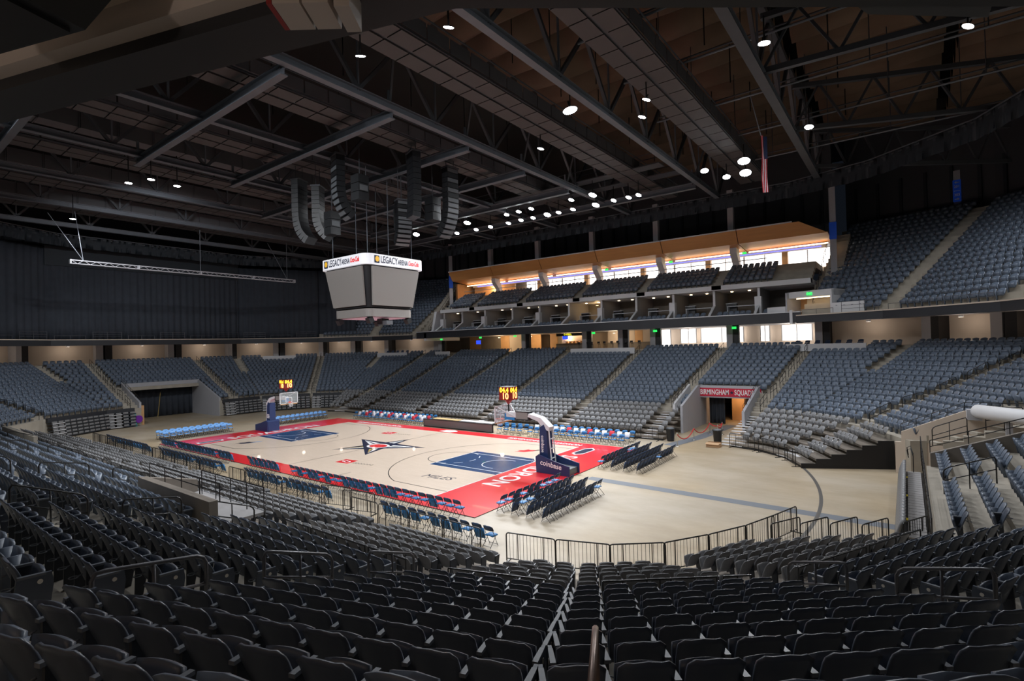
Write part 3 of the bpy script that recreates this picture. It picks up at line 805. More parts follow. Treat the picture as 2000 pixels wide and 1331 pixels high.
# ================================================================== COURT
L, W = 14.325, 7.62
ct = thing('basketball_court', 'pale maple basketball court with red border and navy keys', 'court')
XO, YN, YF = 18.45, -9.15, 9.05
ZT = 0.035
def flat(name, poly, z, m, h=0.0015, parent=ct):
    mb = MB(); mb.prism(poly, z-h, z); return mb.build(name, m, parent)
def rect(x0, y0, x1, y1): return [(x0,y0),(x1,y0),(x1,y1),(x0,y1)]
mb = MB(); mb.prism(rect(-XO,YN,XO,YF), 0.0, ZT-0.002); mb.build('deck_edge', 'black_paint', ct)
flat('border', rect(-XO,YN,XO,-W), ZT, 'court_red'); flat('border', rect(-XO,W,XO,YF), ZT, 'court_red')
flat('border', rect(L,-W,XO,W), ZT, 'court_red'); flat('border', rect(-XO,-W,-L,W), ZT, 'court_red')
flat('playing_surface', rect(-L,-W,L,W), ZT, 'court_wood')
def line(name, pts, w, z, m, parent=ct):
    return arc_strip(pts, w, z).build(name, m, parent)
Z1 = ZT+0.002; Z2 = ZT+0.004
for sx in (-1, 1):
    X = lambda x: sx*x
    ky = [(X(L-5.79),-2.44),(X(L),-2.44),(X(L),2.44),(X(L-5.79),2.44)]
    if sx < 0: ky = ky[::-1]
    flat('key', ky, Z1, 'court_blue')
    for y in (-1.83, 1.83): line('lane_line', [(X(L),y),(X(L-5.79),y)], 0.07, Z2, 'court_white')
    line('free_throw_line', [(X(L-5.79),-2.44),(X(L-5.79),2.44)], 0.06, Z2, 'court_white')
    line('baseline', [(X(L),-W),(X(L),W)], 0.07, Z2, 'court_white')
    cx = L-1.6
    line('restricted_arc', [(X(cx-1.22*math.sin(a)), -1.22*math.cos(a)) for a in [math.pi*i/24 for i in range(25)]], 0.06, Z2, 'court_white')
    for y in (-1.22, 1.22): line('restricted_line', [(X(cx),y),(X(cx+0.35),y)], 0.06, Z2, 'court_white')
    line('free_throw_arc', [(X(L-5.79-1.83*math.sin(a)), -1.83*math.cos(a)) for a in [math.pi*i/24 for i in range(25)]], 0.05, Z2, 'court_black')
    for i in range(5):
        a0 = math.pi*(i+0.18)/5; a1 = math.pi*(i+0.72)/5
        line('free_throw_dash', [(X(L-5.79+1.83*math.sin(a0+(a1-a0)*k/4)), -1.83*math.cos(a0+(a1-a0)*k/4)) for k in range(5)], 0.06, Z2, 'court_white')
    r3 = 7.24; a3 = math.asin(6.705/r3)
    pts = [(X(L),-6.705)]+[(X(cx-r3*math.cos(a)), r3*math.sin(a)) for a in [-a3+2*a3*i/40 for i in range(41)]]+[(X(L),6.705)]
    line('three_point_line', pts, 0.055, Z2, 'court_black')
    # word on the end border: read from inside the court
    M = frame((X(15.45),0.0,Z2), (0,-sx,0), (sx,0,0))
    text_obj('lettering', 'SQUADRON', 1.75, 'court_white', ct, M, 0.0008, sx=0.93, bold=0.03)
line('half_court_line', [(0,-W),(0,W)], 0.05, Z2, 'court_black')
for x in (-5.79, 5.79): line('bench_mark', [(x,-W),(x,-W+0.95)], 0.05, Z2, 'court_black')
# the five pointed star at the centre
tips = [(0.0,3.55),(-3.95,1.45),(-2.1,-2.75),(2.05,-2.75),(4.05,1.5)]
inn = []
def isect(p,q,r,s):
    p,q,r,s = map(np.array,(p,q,r,s)); d = q-p; e = s-r; t = ((r-p)[0]*e[1]-(r-p)[1]*e[0])/(d[0]*e[1]-d[1]*e[0]); return p+t*d
for i in range(5):
    a, b = tips[i], tips[(i+1)%5]; inn.append(isect(a, tips[(i+2)%5], b, tips[(i-1)%5]))
C0 = np.mean(np.array(tips),0)
for i in range(5):
    t_, n0, n1 = np.array(tips[i]), inn[i], inn[i-1]
    flat('star_point', [tuple(t_), tuple(n0), tuple(n1)], Z1, 'court_navy')
    sh = lambda p, k: C0+(p-C0)*k
    w0 = t_*0.72+(n0+n1)/2*0.28
    flat('star_inlay', [tuple(w0), tuple(n0*0.72+n1*0.28), tuple(n0*0.55+n1*0.45)], Z2, 'court_white')
    flat('star_inlay', [tuple(w0), tuple(n0*0.45+n1*0.55), tuple(n0*0.28+n1*0.72)], Z2, 'gold_paint' if i in (2,3) else 'court_white')
flat('star_centre', [tuple(p) for p in inn], Z1, 'court_navy')
flat('star_shield', [(C0[0]+1.05*math.cos(a), C0[1]-0.1+0.82*math.sin(a)) for a in [2*math.pi*i/20 for i in range(20)]], Z2+0.001, 'court_white')
flat('star_shield_red', [(C0[0]+0.85*math.cos(a), C0[1]-0.1+0.62*math.sin(a)) for a in [2*math.pi*i/20 for i in range(20)]], Z2+0.003, 'logo_red' if False else 'court_red')
# sponsor marks on the wood
def mark(cx, cy, ang, k=1.0):
    ca, sa = math.cos(ang), math.sin(ang); T = lambda x, y: (cx+k*(x*ca-y*sa), cy+k*(x*sa+y*ca))
    flat('sponsor_mark', [T(-0.62,-0.5),T(0.62,-0.5),T(0.62,0.5),T(-0.62,0.5)], Z1, 'court_red')
    for i in range(2):
        c = (-0.2+0.35*i, 0.05-0.12*i)
        flat('sponsor_swirl', [T(c[0]+0.26*math.cos(a), c[1]+0.2*math.sin(a)) for a in [2*math.pi*j/12 for j in range(12)]], Z2, 'court_white')
        flat('sponsor_swirl', [T(c[0]+0.16*math.cos(a), c[1]+0.11*math.sin(a)) for a in [2*math.pi*j/12 for j in range(12)]], Z2+0.0015, 'court_red')
    for i in range(7):
        x = 0.9+0.27*i
        flat('sponsor_letter', [T(x+0.11*math.cos(a), -0.12+0.15*math.sin(a)) for a in [2*math.pi*j/8 for j in range(8)]], Z1, 'court_black')
        flat('sponsor_letter', [T(x+0.075*math.cos(a), -0.12+0.11*math.sin(a)) for a in [2*math.pi*j/8 for j in range(8)]], Z2, 'court_wood')
mark(2.75,-4.85,0.12); mark(-4.4,4.9,0.12)
text_obj('lettering', 'MILES', 0.95, 'court_navy', ct, frame((11.6,-4.72,Z1),(1,0.1,0),(-0.1,1,0)), 0.0006, sx=0.95, shear=0.25)
def bird(cx, cy, ang, c1, c2):
    ca, sa = math.cos(ang), math.sin(ang); T = lambda x, y: (cx+x*ca-y*sa, cy+x*sa+y*ca)
    flat('team_mark', [T(-0.95,-0.15),T(-0.2,-0.42),T(0.5,-0.2),T(0.95,0.12),T(0.25,0.25),T(0.1,0.5),T(-0.2,0.22),T(-0.75,0.3),T(-0.5,0.02)], Z1, c1)
    flat('team_mark', [T(0.3,-0.18),T(0.95,0.05),T(1.25,0.28),T(0.8,0.26)], Z2, c2)
bird(11.75,4.45,0.6,'court_red','court_black'); bird(-11.7,-4.75,0.95,'court_navy','chair_lightblue')
# badge at the far end of the right border and the strip of lettering along the far border
flat('badge', [(15.0,5.4),(15.45,5.0),(15.9,5.5),(15.95,7.2),(15.5,7.75),(15.05,7.2)], Z1, 'court_white')
flat('badge_face', [(15.1,5.55),(15.45,5.2),(15.8,5.6),(15.85,7.1),(15.5,7.55),(15.15,7.1)], Z2, 'court_navy')
text_obj('lettering', 'BIRMINGHAM SQUADRON', 0.72, 'court_white', ct, frame((-10.0,8.18,Z1),(1,0,0),(0,1,0)), 0.0006, sx=0.82, bold=0.02)
text_obj('lettering', 'BIRMINGHAM SQUADRON', 0.72, 'court_white', ct, frame((10.7,8.18,Z1),(1,0,0),(0,1,0)), 0.0006, sx=0.82, bold=0.02)
flat('badge', [(-0.9,7.95),(0.6,7.85),(0.9,8.6),(0.2,8.95),(-0.7,8.75)], Z1, 'court_white')
flat('badge', [(-15.9,-7.2),(-15.1,-7.3),(-14.95,-5.2),(-15.7,-5.0)], Z1, 'court_white'); flat('badge_face', [(-15.75,-7.0),(-15.2,-7.1),(-15.1,-5.4),(-15.6,-5.2)], Z2, 'court_navy')

# ------------------------------------------------------------------ basket stanchions
def stanchion(sx, label, words):
    t = thing('basketball_hoop', label, 'basketball hoop', (sx*16.6,0,0))
    X = lambda x: sx*x
    def ext(prof, y0, y1, name, m, parent=t):
        n = len(prof); mb = MB()
        mb.add([(X(x),y0,z) for x,z in prof]+[(X(x),y1,z) for x,z in prof], [tuple(range(n-1,-1,-1)), tuple(range(n,2*n))]+[(j,(j+1)%n,n+(j+1)%n,n+j) for j in range(n)])
        return mb.build(name, m, parent)
    base = ext([(16.05,0.04),(18.4,0.04),(18.4,0.62),(17.3,0.85),(16.25,1.15),(16.0,1.0)], -0.62, -0.54, 'base_pad', 'pad_navy')
    ext([(16.05,0.04),(18.4,0.04),(18.4,0.62),(17.3,0.85),(16.25,1.15),(16.0,1.0)], 0.54, 0.62, 'base_pad', 'pad_navy')
    ext([(16.0,0.04),(16.1,0.04),(16.2,1.15),(16.0,1.0)], -0.54, 0.54, 'base_pad', 'pad_navy')
    ext([(16.15,0.06),(18.3,0.06),(18.3,0.42),(16.15,0.5)], -0.52, 0.52, 'chassis', 'speaker_grey')
    if sx < 0: ext([(18.3,0.04),(18.42,0.04),(18.42,0.62),(18.3,0.62)], -0.6, 0.6, 'base_pad', 'pad_navy'); ext([(16.2,0.6),(18.35,0.55),(18.35,0.62),(17.3,0.85),(16.25,1.12)], -0.54, 0.54, 'base_pad', 'pad_navy')
    ext([(16.1,0.5),(16.75,0.5),(16.65,2.55),(16.45,2.95),(16.15,2.75)], -0.30, 0.30, 'mast_pad', 'pad_navy')
    for y in (-0.22, 0.22):
        mb = MB(); mb.bar((X(16.95),y,0.45),(X(16.78),y,2.75),0.06,0.06); mb.build('mast_strut', 'white_paint', t)
    for z in (0.9,1.5,2.1): mb = MB(); mb.bar((X(16.92),-0.22,z),(X(16.92),0.22,z),0.05); mb.build('brace', 'white_paint', t)
    arm = ext([(16.80,2.55),(16.85,2.80),(16.2,3.35),(15.3,3.55),(15.25,3.35),(16.0,3.12),(16.40,2.70)], -0.27, 0.27, 'neck', 'white_paint')
    ext([(15.3,3.2),(15.3,3.58),(13.45,3.58),(13.45,3.25)], -0.16, 0.16, 'boom', 'white_paint')
    for y in (-0.19, 0.17): ext([(15.25,3.12),(15.25,3.62),(14.25,3.62),(14.25,3.12)], y, y+0.02, 'boom_panel', 'led_panel')
    ext([(15.3,3.10),(15.3,3.66),(14.2,3.66),(14.2,3.60),(15.2,3.60),(15.2,3.16),(14.2,3.16),(14.2,3.10)], -0.21, 0.21, 'boom_casing', 'black_paint')
    ext([(14.1,3.05),(14.1,3.45),(13.3,3.45),(13.3,3.05)], -0.13, 0.13, 'boom_pad', 'bag_blue')
    for y in (-0.7, 0.7): mb = MB(); mb.bar((X(13.2),y,3.9),(X(14.1),y*0.2,3.3),0.05); mb.build('board_strut', 'white_paint', t)
    bb = thing('backboard', None, None); bb.parent = t; bb.location = (0,0,0)
    xb = 13.1
    MB().box((X(xb),0,3.43),(0.02,1.74,1.0)).build('glass', 'glass', bb)
    for y in (-0.89, 0.89): MB().box((X(xb),y,3.43),(0.06,0.07,1.07)).build('board_frame', 'white_paint', bb)
    for z in (2.91, 3.95): MB().box((X(xb),0,z),(0.06,1.85,0.06)).build('board_frame', 'white_paint', bb)
    for y in (-0.30, 0.30): MB().box((X(xb-0.012),y,3.26),(0.012,0.05,0.46)).build('target_square', 'court_white', bb)
    for z in (3.05, 3.48): MB().box((X(xb-0.012),0,z),(0.012,0.6,0.05)).build('target_square', 'court_white', bb)
    MB().box((X(xb),0,2.87),(0.09,1.7,0.07)).build('board_padding', 'wood_pale', bb)
    xr = 12.73
    mb = MB(); mb.tube([(X(xr)+0.23*math.cos(a), 0.23*math.sin(a), 3.05) for a in [2*math.pi*i/20 for i in range(20)]], 0.012, 6, closed=True); rim = mb.build('rim', 'rim_orange', t, True)
    mb = MB(); mb.box((X(12.98),0,3.03),(0.12,0.2,0.12)); mb.build('rim_mount', 'rim_orange', t)
    mb = MB()
    for i in range(12):
        for s in (-1, 1):
            a = 2*math.pi*i/12; pts = []
            for j in range(4):
                r = 0.23-0.035*j; aa = a+s*0.26*j; pts.append((X(xr)+r*math.cos(aa), r*math.sin(aa), 3.04-0.14*j))
            mb.tube(pts, 0.008, 4)
    mb.build('net', 'net_white', t)
    # shot clock above the board
    ck = thing('shot_clock', None, None); ck.parent = t; ck.location = (0,0,0)
    xc = 13.55
    MB().bar((X(xc),0,3.4),(X(xc),0,4.3),0.07).build('clock_post', 'rail_black', ck)
    MB().box((X(xc),0,4.78),(0.86,0.86,0.86)).build('clock_case', 'rail_black', ck)
    for vx, nx in ((xc-0.435,-1),(xc+0.435,1)):
        n = X(nx)
        MB().box((X(vx),0,4.78),(0.012,0.84,0.84)).build('clock_face', 'clock_red', ck)
        xd = (0, n, 0); 
        M = frame((X(vx)+n*0.012,0,4.99), (0,n,0), (0,0,1)); text_obj('clock_digits', '04.4', 0.42, 'clock_amber', ck, M, 0.002, bold=0.012)
        M = frame((X(vx)+n*0.012,n*0.08,4.62), (0,n,0), (0,0,1)); text_obj('clock_digits', '10', 0.56, 'clock_digit', ck, M, 0.002, bold=0.012)
    for y, n in ((-0.44,-1),):
        MB().box((X(xc),y,4.78),(0.84,0.012,0.84)).build('clock_face', 'clock_red', ck)
        text_obj('clock_digits', '04.4', 0.42, 'clock_amber', ck, frame((X(xc),y-0.012,4.99),(1,0,0),(0,0,1)), 0.002, bold=0.012); text_obj('clock_digits', '10', 0.56, 'clock_digit', ck, frame((X(xc)+0.08,y-0.012,4.60),(1,0,0),(0,0,1)), 0.002, bold=0.012)
    mb = MB(); mb.lathe([(0.02,4.02),(0.30,4.36)], (X(xc),0,0), 8); mb.build('clock_cone', 'clock_red', ck)
    if sx > 0:
        text_obj('lettering', 'coinbase', 0.44, 'court_white', t, frame((17.12,-0.63,0.60), (1,0,-0.12), (0.12,0,1)), 0.003, bold=0.006)
        text_obj('lettering', 'coinbase', 0.30, 'court_white', t, frame((16.36,-0.31,1.75), (0,0,-1), (1,0,0)), 0.003, bold=0.004)
    else:
        for z, w2 in ((1.66,0.20),(1.52,0.24),(1.38,0.22)): MB().box((-16.42,-0.305,z),(w2*2,0.01,0.09)).build('pad_mark', 'court_white', t)
    return t
stanchion(1, 'portable basketball hoop lettered coinbase on its navy base pad', None)
stanchion(-1, 'portable basketball hoop at the end nearest the black curtain', None)

# ------------------------------------------------------------------ folding chairs
def chair_meshes(c_seat, c_back, c_up=None):
    fr = MB()
    for x in (-0.21, 0.21):
        fr.tube([(x,0.20,0.0),(x,-0.02,0.46),(x,-0.16,0.80),(x*0.92,-0.17,0.82)], 0.012, 5)   # front leg running up to the back
        fr.tube([(x*0.93,-0.26,0.0),(x*0.93,0.14,0.44)], 0.012, 5)
    fr.tube([(-0.2,0.17,0.06),(0.2,0.17,0.06)], 0.010, 4); fr.tube([(-0.19,-0.22,0.05),(0.19,-0.22,0.05)], 0.010, 4)
    se = MB(); se.sheet([[(x,y,0.445+0.02*(1-(x/0.2)**2)) for x in (-0.20,-0.1,0,0.1,0.20)] for y in (-0.10,0.06,0.22)], (0,0,-0.045))
    sf = MB(); sf.sheet([[(x,-0.01+0.12*(1-v),0.17+0.44*v) for x in (-0.24,0,0.24)] for v in (0,0.5,1)], (0,0.05,0.01))
    ba = MB(); ba.sheet([[(x,-0.11-0.09*v+0.05*(x/0.2)**2,0.63+0.22*v-0.05*(abs(x) > 0.15)*(v > 0.9)) for x in (-0.23,-0.12,0,0.12,0.23)] for v in (0,0.5,1)], (0,-0.025,0.0))
    return fr.mesh('frame','rail_black'), se.mesh('seat',c_seat,True), sf.mesh('seat',c_up or c_seat,True), ba.mesh('backrest',c_back,True)
CM = {'near': chair_meshes('chair_blue','chair_navy'), 'navy': chair_meshes('chair_lightblue','chair_navy','chair_navy'), 'light': chair_meshes('chair_lightblue','chair_lightblue'), 'far': chair_meshes('chair_blue','chair_blue')}
SF_BACK = {}
def chair_proto(style, up):
    fr, se, sf, ba = CM[style]
    t = bpy.data.objects.new('folding_chair', None); t['category'] = 'chair'
    parts = [('frame',fr),('seat',sf if up else se),('backrest',ba)]
    return parts
nchair = 0
def chair(x, y, rz, style, up, label, group, z=0.0):
    global nchair
    nchair += 1
    t = thing('folding_chair', label, 'chair', (x,y,z), rz, group, local=True)
    fr, se, sf, ba = CM[style]
    link_mesh('frame', fr, t); link_mesh('seat', sf if up else se, t); link_mesh('backrest', ba, t)
    return t
rnd = random.Random(4)
# near courtside row
i = 0
for a, b in ((-17.2,-4.3),(-1.9,1.9),(3.5,18.0)):
    n = int((b-a)/0.56)
    for j in range(n):
        i += 1; x = a+(j+0.5)*(b-a)/n
        up = rnd.random() < (0.92 if x < 3 else 0.45)
        chair(x, -9.45+0.03*rnd.random(), rnd.uniform(-0.05,0.05), 'near', up, 'blue padded folding chair, %s of the row along the near sideline%s' % (nth(i), '' if up else ', seat down'), 'folding chairs along the near sideline', 0.0 if True else 0)
i = 0
for a, b in ((-24.0,-14.0),(-11.8,-1.3),(1.6,10.5),(14.6,21.5)):
    n = int((b-a)/0.60)
    for j in range(n):
        i += 1; x = a+(j+0.5)*(b-a)/n; up = rnd.random() < 0.88
        chair(x, -11.35+0.03*rnd.random(), rnd.uniform(-0.05,0.05), 'near', up, 'blue padded folding chair, %s of the second near row by the barriers%s' % (nth(i), '' if up else ', seat down'), 'folding chairs by the near barriers')
# blocks behind the hoops
for r, x in enumerate((18.95,19.8,20.65,21.5)):
    for blk, (y0, n) in (('nearer the sideline chairs',(-7.7,9)),('beyond the lettered hoop',(2.5,10))):
        for j in range(n):
            up = not (r < 1 and rnd.random() < 0.5 or rnd.random() < 0.06)
            chair(x, y0+j*0.60, math.pi/2+rnd.uniform(-0.04,0.04), 'navy', up, 'navy folding chair, %s row, %s in the block %s' % (nth(r+1), nth(j+1), blk), 'navy folding chairs behind the lettered hoop')
for r, x in enumerate((-19.9,-20.7,-21.5)):
    for blk, (y0, n) in (('toward the near corner',(-8.1,11)),('beyond the far hoop',(2.6,11))):
        if r == 2 and y0 > 0: continue
        for j in range(n):
            chair(x, y0+j*0.57, -math.pi/2+rnd.uniform(-0.04,0.04), 'light', False, 'light blue folding chair, %s row, %s in the block %s' % (nth(r+1), nth(j+1), blk), 'light blue folding chairs behind the far hoop')
far_rows = [((8.0,17.2),3,'far right'),((-16.4,-4.9),3,'far left'),((4.6,7.6),2,'table end')]
for (a, b), nr, nm in far_rows:
    for r in range(nr):
        n = int((b-a)/0.62)
        for j in range(n):
            x = a+(j+0.5)*(b-a)/n; y = 9.75+r*0.95
            c = chair(x, y, math.pi, 'far', False, 'blue folding chair, %s row, %s of the %s bench' % (nth(r+1), nth(j+1), nm), 'blue folding chairs along the far sideline')
            if r == 1 and nm != 'table end' or (nm == 'far left' and r == 0 and j % 2):
                mb = MB(); mb.sheet([[(xx,yy,zz) for xx in (-0.21,-0.1,0.05,0.21)] for yy,zz in ((0.0,0.50),(-0.06,0.62),(-0.14,0.84),(-0.205,0.86),(-0.19,0.62))], (0,0.015,0.012))
                o = link_mesh('folded_shirt', mb.mesh('folded_shirt','shirt_white' if (j+r) % 3 else 'shirt_red',True)); o.location = (x,y,0); o.rotation_euler = (0,0,math.pi)
                tag(o, '%s shirt laid over the %s chair of the %s bench, %s row' % ('white' if (j+r) % 3 else 'red', nth(j+1), nm, nth(r+1)), 'shirt', 'shirts laid over the bench chairs')
# people-like bundle of shirts on the end chair by the far hoop
# scorer's table with its dark display front
t = thing('scorers_table', 'long scorers table with a dark display panel facing the court', 'table', (-0.2,9.6,0))
MB().box((-0.2,9.62,0.40),(8.9,0.10,0.64)).build('display_panel', 'led_dark', t)
for x in (-4.66,4.26): MB().box((x,9.62,0.38),(0.06,0.14,0.76)).build('panel_end', 'black_paint', t)
MB().box((-0.2,9.62,0.75),(8.98,0.16,0.05)).build('panel_top', 'black_paint', t); MB().box((-0.2,9.62,0.04),(8.98,0.14,0.08)).build('panel_foot', 'black_paint', t)
MB().box((-1.9,10.15,0.80),(3.4,0.75,0.05)).build('table_top', 'table_wood', t)
MB().box((2.0,10.15,0.80),(4.0,0.75,0.05)).build('table_top', 'white_paint', t)
for x in (-3.4,-0.4,0.4,3.6):
    for y in (9.85,10.45): MB().box((x,y,0.39),(0.05,0.05,0.78)).build('leg', 'rail_black', t)
# ================================================================== SCOREBOARD
t = thing('hanging_scoreboard', 'four sided hanging scoreboard with grey screens and a white name ring', 'scoreboard', (0,0,10.3))
def rrect(h, r, n=6):
    P = []
    for cx, cy, a0 in ((h-r,-(h-r),-math.pi/2),(h-r,h-r,0),(-(h-r),h-r,math.pi/2),(-(h-r),-(h-r),math.pi)):
        for i in range(n+1): P.append((cx+r*math.cos(a0+math.pi/2*i/n), cy+r*math.sin(a0+math.pi/2*i/n)))
    return P
MB().prism(rrect(2.98,0.75), 14.25, 15.05).build('name_ring', 'ring_white', t, False)
MB().prism(rrect(2.75,0.6), 15.05, 15.12).build('top_plate', 'black_paint', t)
mb = MB(); lo = rrect(2.25,0.5); hi = rrect(2.72,0.55); n = len(lo)
mb.add([(x,y,11.1) for x,y in lo]+[(x,y,14.25) for x,y in hi], [tuple(range(n-1,-1,-1)), tuple(range(n,2*n))]+[(j,(j+1)%n,n+(j+1)%n,n+j) for j in range(n)]); mb.build('core', 'black_paint', t)
for i in range(4):
    M = Matrix.Rotation(i*math.pi/2, 3, 'Z')
    pts = [(-1.98,-2.42,11.25),(1.98,-2.42,11.25),(2.32,-2.86,14.15),(-2.32,-2.86,14.15)]
    nrm = Vector((0,-0.99,-0.15))*0.06
    A = [Vector(p) for p in pts]; B = [p+Vector((0,0.12,0.0)) for p in A]
    MB().hexa([tuple(M @ A[0]),tuple(M @ A[1]),tuple(M @ B[1]),tuple(M @ B[0]),tuple(M @ A[3]),tuple(M @ A[2]),tuple(M @ B[2]),tuple(M @ B[3])]).build('screen', 'led_panel', t)
lw = rrect(2.22,0.5)
MB().prism(lw, 10.40, 11.02).build('lower_ring', 'led_panel', t)
MB().prism(rrect(2.0,0.4), 10.36, 10.40).build('underside', 'pink_under', t)
for x, y in ((1.9,-1.9),(-1.9,-1.9),(1.9,1.9),(-1.9,1.9)):
    mb = MB(); mb.box((x,y,10.15),(0.42,0.42,0.42), Matrix.Rotation(0.5,3,'X')); mb.build('speaker', 'speaker_black', t)
MB().prism([(1.0,-0.5),(1.7,-0.6),(1.7,0.1),(1.0,0.1)], 9.85, 10.3).build('camera_box', 'speaker_black', t); MB().prism([(1.9,-0.7),(2.4,-0.7),(2.4,-0.1),(1.9,-0.1)], 9.80, 10.1).build('projector', 'speaker_grey', t)
for x, y in ((2.2,2.2),(-2.2,2.2),(2.2,-2.2),(-2.2,-2.2),(0.9,0.9),(-0.9,-0.9)):
    MB().tube([(x,y,15.1),(x,y,22.0)], 0.03, 5).build('hoist_cable', 'steel', t)
# lettering on the ring
for o, xd in (((0,-2.985,14.65),(1,0,0)), ((2.985,0,14.65),(0,1,0))):
    o = Vector(o); xd = Vector(xd); zd = Vector((0,0,1)); nd = xd.cross(zd)
    P = lambda a: o+xd*a+nd*0.02
    text_obj('ring_lettering', 'LEGACY', 0.74, 'court_navy', t, frame(P(-0.80), xd, zd), 0.002, sx=0.60, bold=0.006)
    text_obj('ring_lettering', 'ARENA', 0.56, 'court_navy', t, frame(P(0.56)-zd*0.03, xd, zd), 0.002, sx=0.56, bold=0.006)
    text_obj('ring_lettering', 'Coca-Cola', 0.52, 'logo_red', t, frame(P(1.66), xd, zd), 0.002, sx=0.48, shear=0.3, bold=0.016)
    mb = MB(); q = P(-1.98); M = frame(q, xd, zd).to_3x3()
    mb.box(tuple(q), (0.46,0.56,0.012), M); mb.build('ring_emblem', 'court_navy', t)
    mb = MB(); mb.add([tuple(q+nd*0.012+xd*(0.02+0.19*math.cos(a))+zd*(0.02+0.22*math.sin(a))) for a in [2*math.pi*i/10 for i in range(10)]], [tuple(range(10))]); mb.build('ring_emblem_ball', 'logo_gold', t)

# ================================================================== LINE ARRAYS
def line_array(x, y, z0, z1, face, n, label, bend=0.9, two=False):
    t = thing('line_array', label, 'loudspeaker array', (x,y,z0), 0, 'line arrays hung round the scoreboard')
    L_ = z1-z0; pos = Vector((0,0,0)); ang = 0.0; p = Vector((x,y,z1)); fd = Vector((math.cos(face), math.sin(face), 0))
    h = L_/n*1.05; sd = Vector((-fd.y, fd.x, 0))
    for i in range(n):
        a = bend*max(0, (i/(n-1)-0.45)/0.55)**1.6
        dn = Vector((0,0,-1))*math.cos(a)-fd*math.sin(a); fr = fd*math.cos(a)-Vector((0,0,1))*math.sin(a)
        c = p+dn*h*0.5
        M = Matrix((tuple(sd),tuple(fr),tuple(-dn))).transposed()
        mb = MB(); mb.box(tuple(c), (1.15,0.62,h*0.93), M); cab = mb.build('cabinet', 'speaker_black', t)
        mb = MB(); mb.box(tuple(c+fr*0.32), (1.05,0.03,h*0.70), M); mb.build('grille', 'speaker_grey' if i % 2 == 0 or i > n*0.4 else 'speaker_black', cab)
        p = p+dn*h
    MB().box((x,y,z1+0.06),(1.2,0.8,0.12), Matrix.Rotation(face-math.pi/2,3,'Z')).build('rigging_frame', 'steel_dark', t)
    for s in (-0.4,0.4): q = Vector((x,y,z1))+sd*s; MB().tube([tuple(q),(q.x,q.y,23.0)], 0.025, 5).build('cable', 'steel_dark', t)
line_array(-4.2,-3.8,16.6,21.6, R_(200), 14, 'curved loudspeaker array hung furthest from the bright lamps, beside a second column')
line_array(-3.0,-2.9,16.9,21.0, R_(215), 12, 'second loudspeaker column close behind the furthest curved array')
line_array(1.8,-4.35,17.6,22.0, R_(255), 12, 'curved loudspeaker array hung directly above the scoreboard corner')
line_array(6.4,-1.2,17.5,22.0, R_(70), 12, 'straight black loudspeaker column seen from behind', bend=0.1)
line_array(6.0,3.0,16.8,22.0, R_(-5), 14, 'long curved loudspeaker array beside the brightest floodlight')
line_array(3.6,0.2,16.1,19.3, R_(-20), 11, 'short curved loudspeaker array between the scoreboard and the brightest floodlight')
for i, (x, y, z) in enumerate([(-1.6,-2.6,19.0),(3.3,-3.6,20.6),(4.6,2.4,20.0),(2.6,0.9,19.3)]):
    t = thing('subwoofer_box', 'boxy black bass loudspeaker hung as %s beside the line arrays' % nth(i+1), 'loudspeaker', (x,y,z))
    for k in range(3): MB().box((x,y,z-0.45-k*0.62),(0.9,0.9,0.58)).build('cabinet', 'speaker_black', t)
    MB().box((x+0.46,y,z-1.1),(0.02,0.7,0.4)).build('badge_panel', 'speaker_grey', t)
    MB().tube([(x,y,z-0.2),(x,y,22.5)], 0.03, 5).build('cable', 'steel_dark', t)

# ================================================================== ROOF
ZL = 22.0
cg = bpy.data.objects.new('ceiling', None); col.objects.link(cg); cg['kind'] = 'structure'
MB().box((0,4,31.2),(140,100,0.3)).build('roof_deck', 'roof_deck', cg)
TX = [28.6,19.9,10.5,1.0,-8.6,-18.2,-27.8,-37.4]
TP = ['first','second','third','fourth','fifth','sixth','seventh','eighth']
for i, x in enumerate(TX):
    t = thing('roof_truss', 'steel roof truss running across the hall, %s from the upper blue signs' % TP[i], 'truss', (x,0,ZL), 0, 'steel trusses across the roof')
    mb = MB()   # lower chord as an I shape
    y0, y1 = -30, 30
    for zz, ww, hh in ((ZL,0.42,0.05),(ZL+0.20,0.06,0.36),(ZL+0.40,0.42,0.05)): mb.box((x,0,zz),(ww,y1-y0,hh))
    mb.build('lower_chord', 'steel', t)
    MB().box((x,0,ZL+4.2),(0.35,y1-y0,0.35)).build('upper_chord', 'steel_dark', t)
    n = 10
    for k in range(n):
        a = y0+(y1-y0)*k/n; b = y0+(y1-y0)*(k+1)/n; mid = (a+b)/2
        for p, q in (((x,a,ZL+4.1),(x,mid,ZL+0.4)),((x,mid,ZL+0.4),(x,b,ZL+4.1))):
            if in_view(p, 200) or in_view(q, 200): MB().bar(p, q, 0.20, 0.20).build('diagonal', 'steel_dark', t)
        if in_view((x,mid,ZL+2), 200): MB().bar((x,mid,ZL+0.4),(x,mid,ZL+4.1),0.10,0.10).build('post', 'steel', t)
    if i == 0:
        MB().box((x,0,ZL-0.05),(0.5,y1-y0,0.05)).build('gusset_strip', 'steel_dark', t)
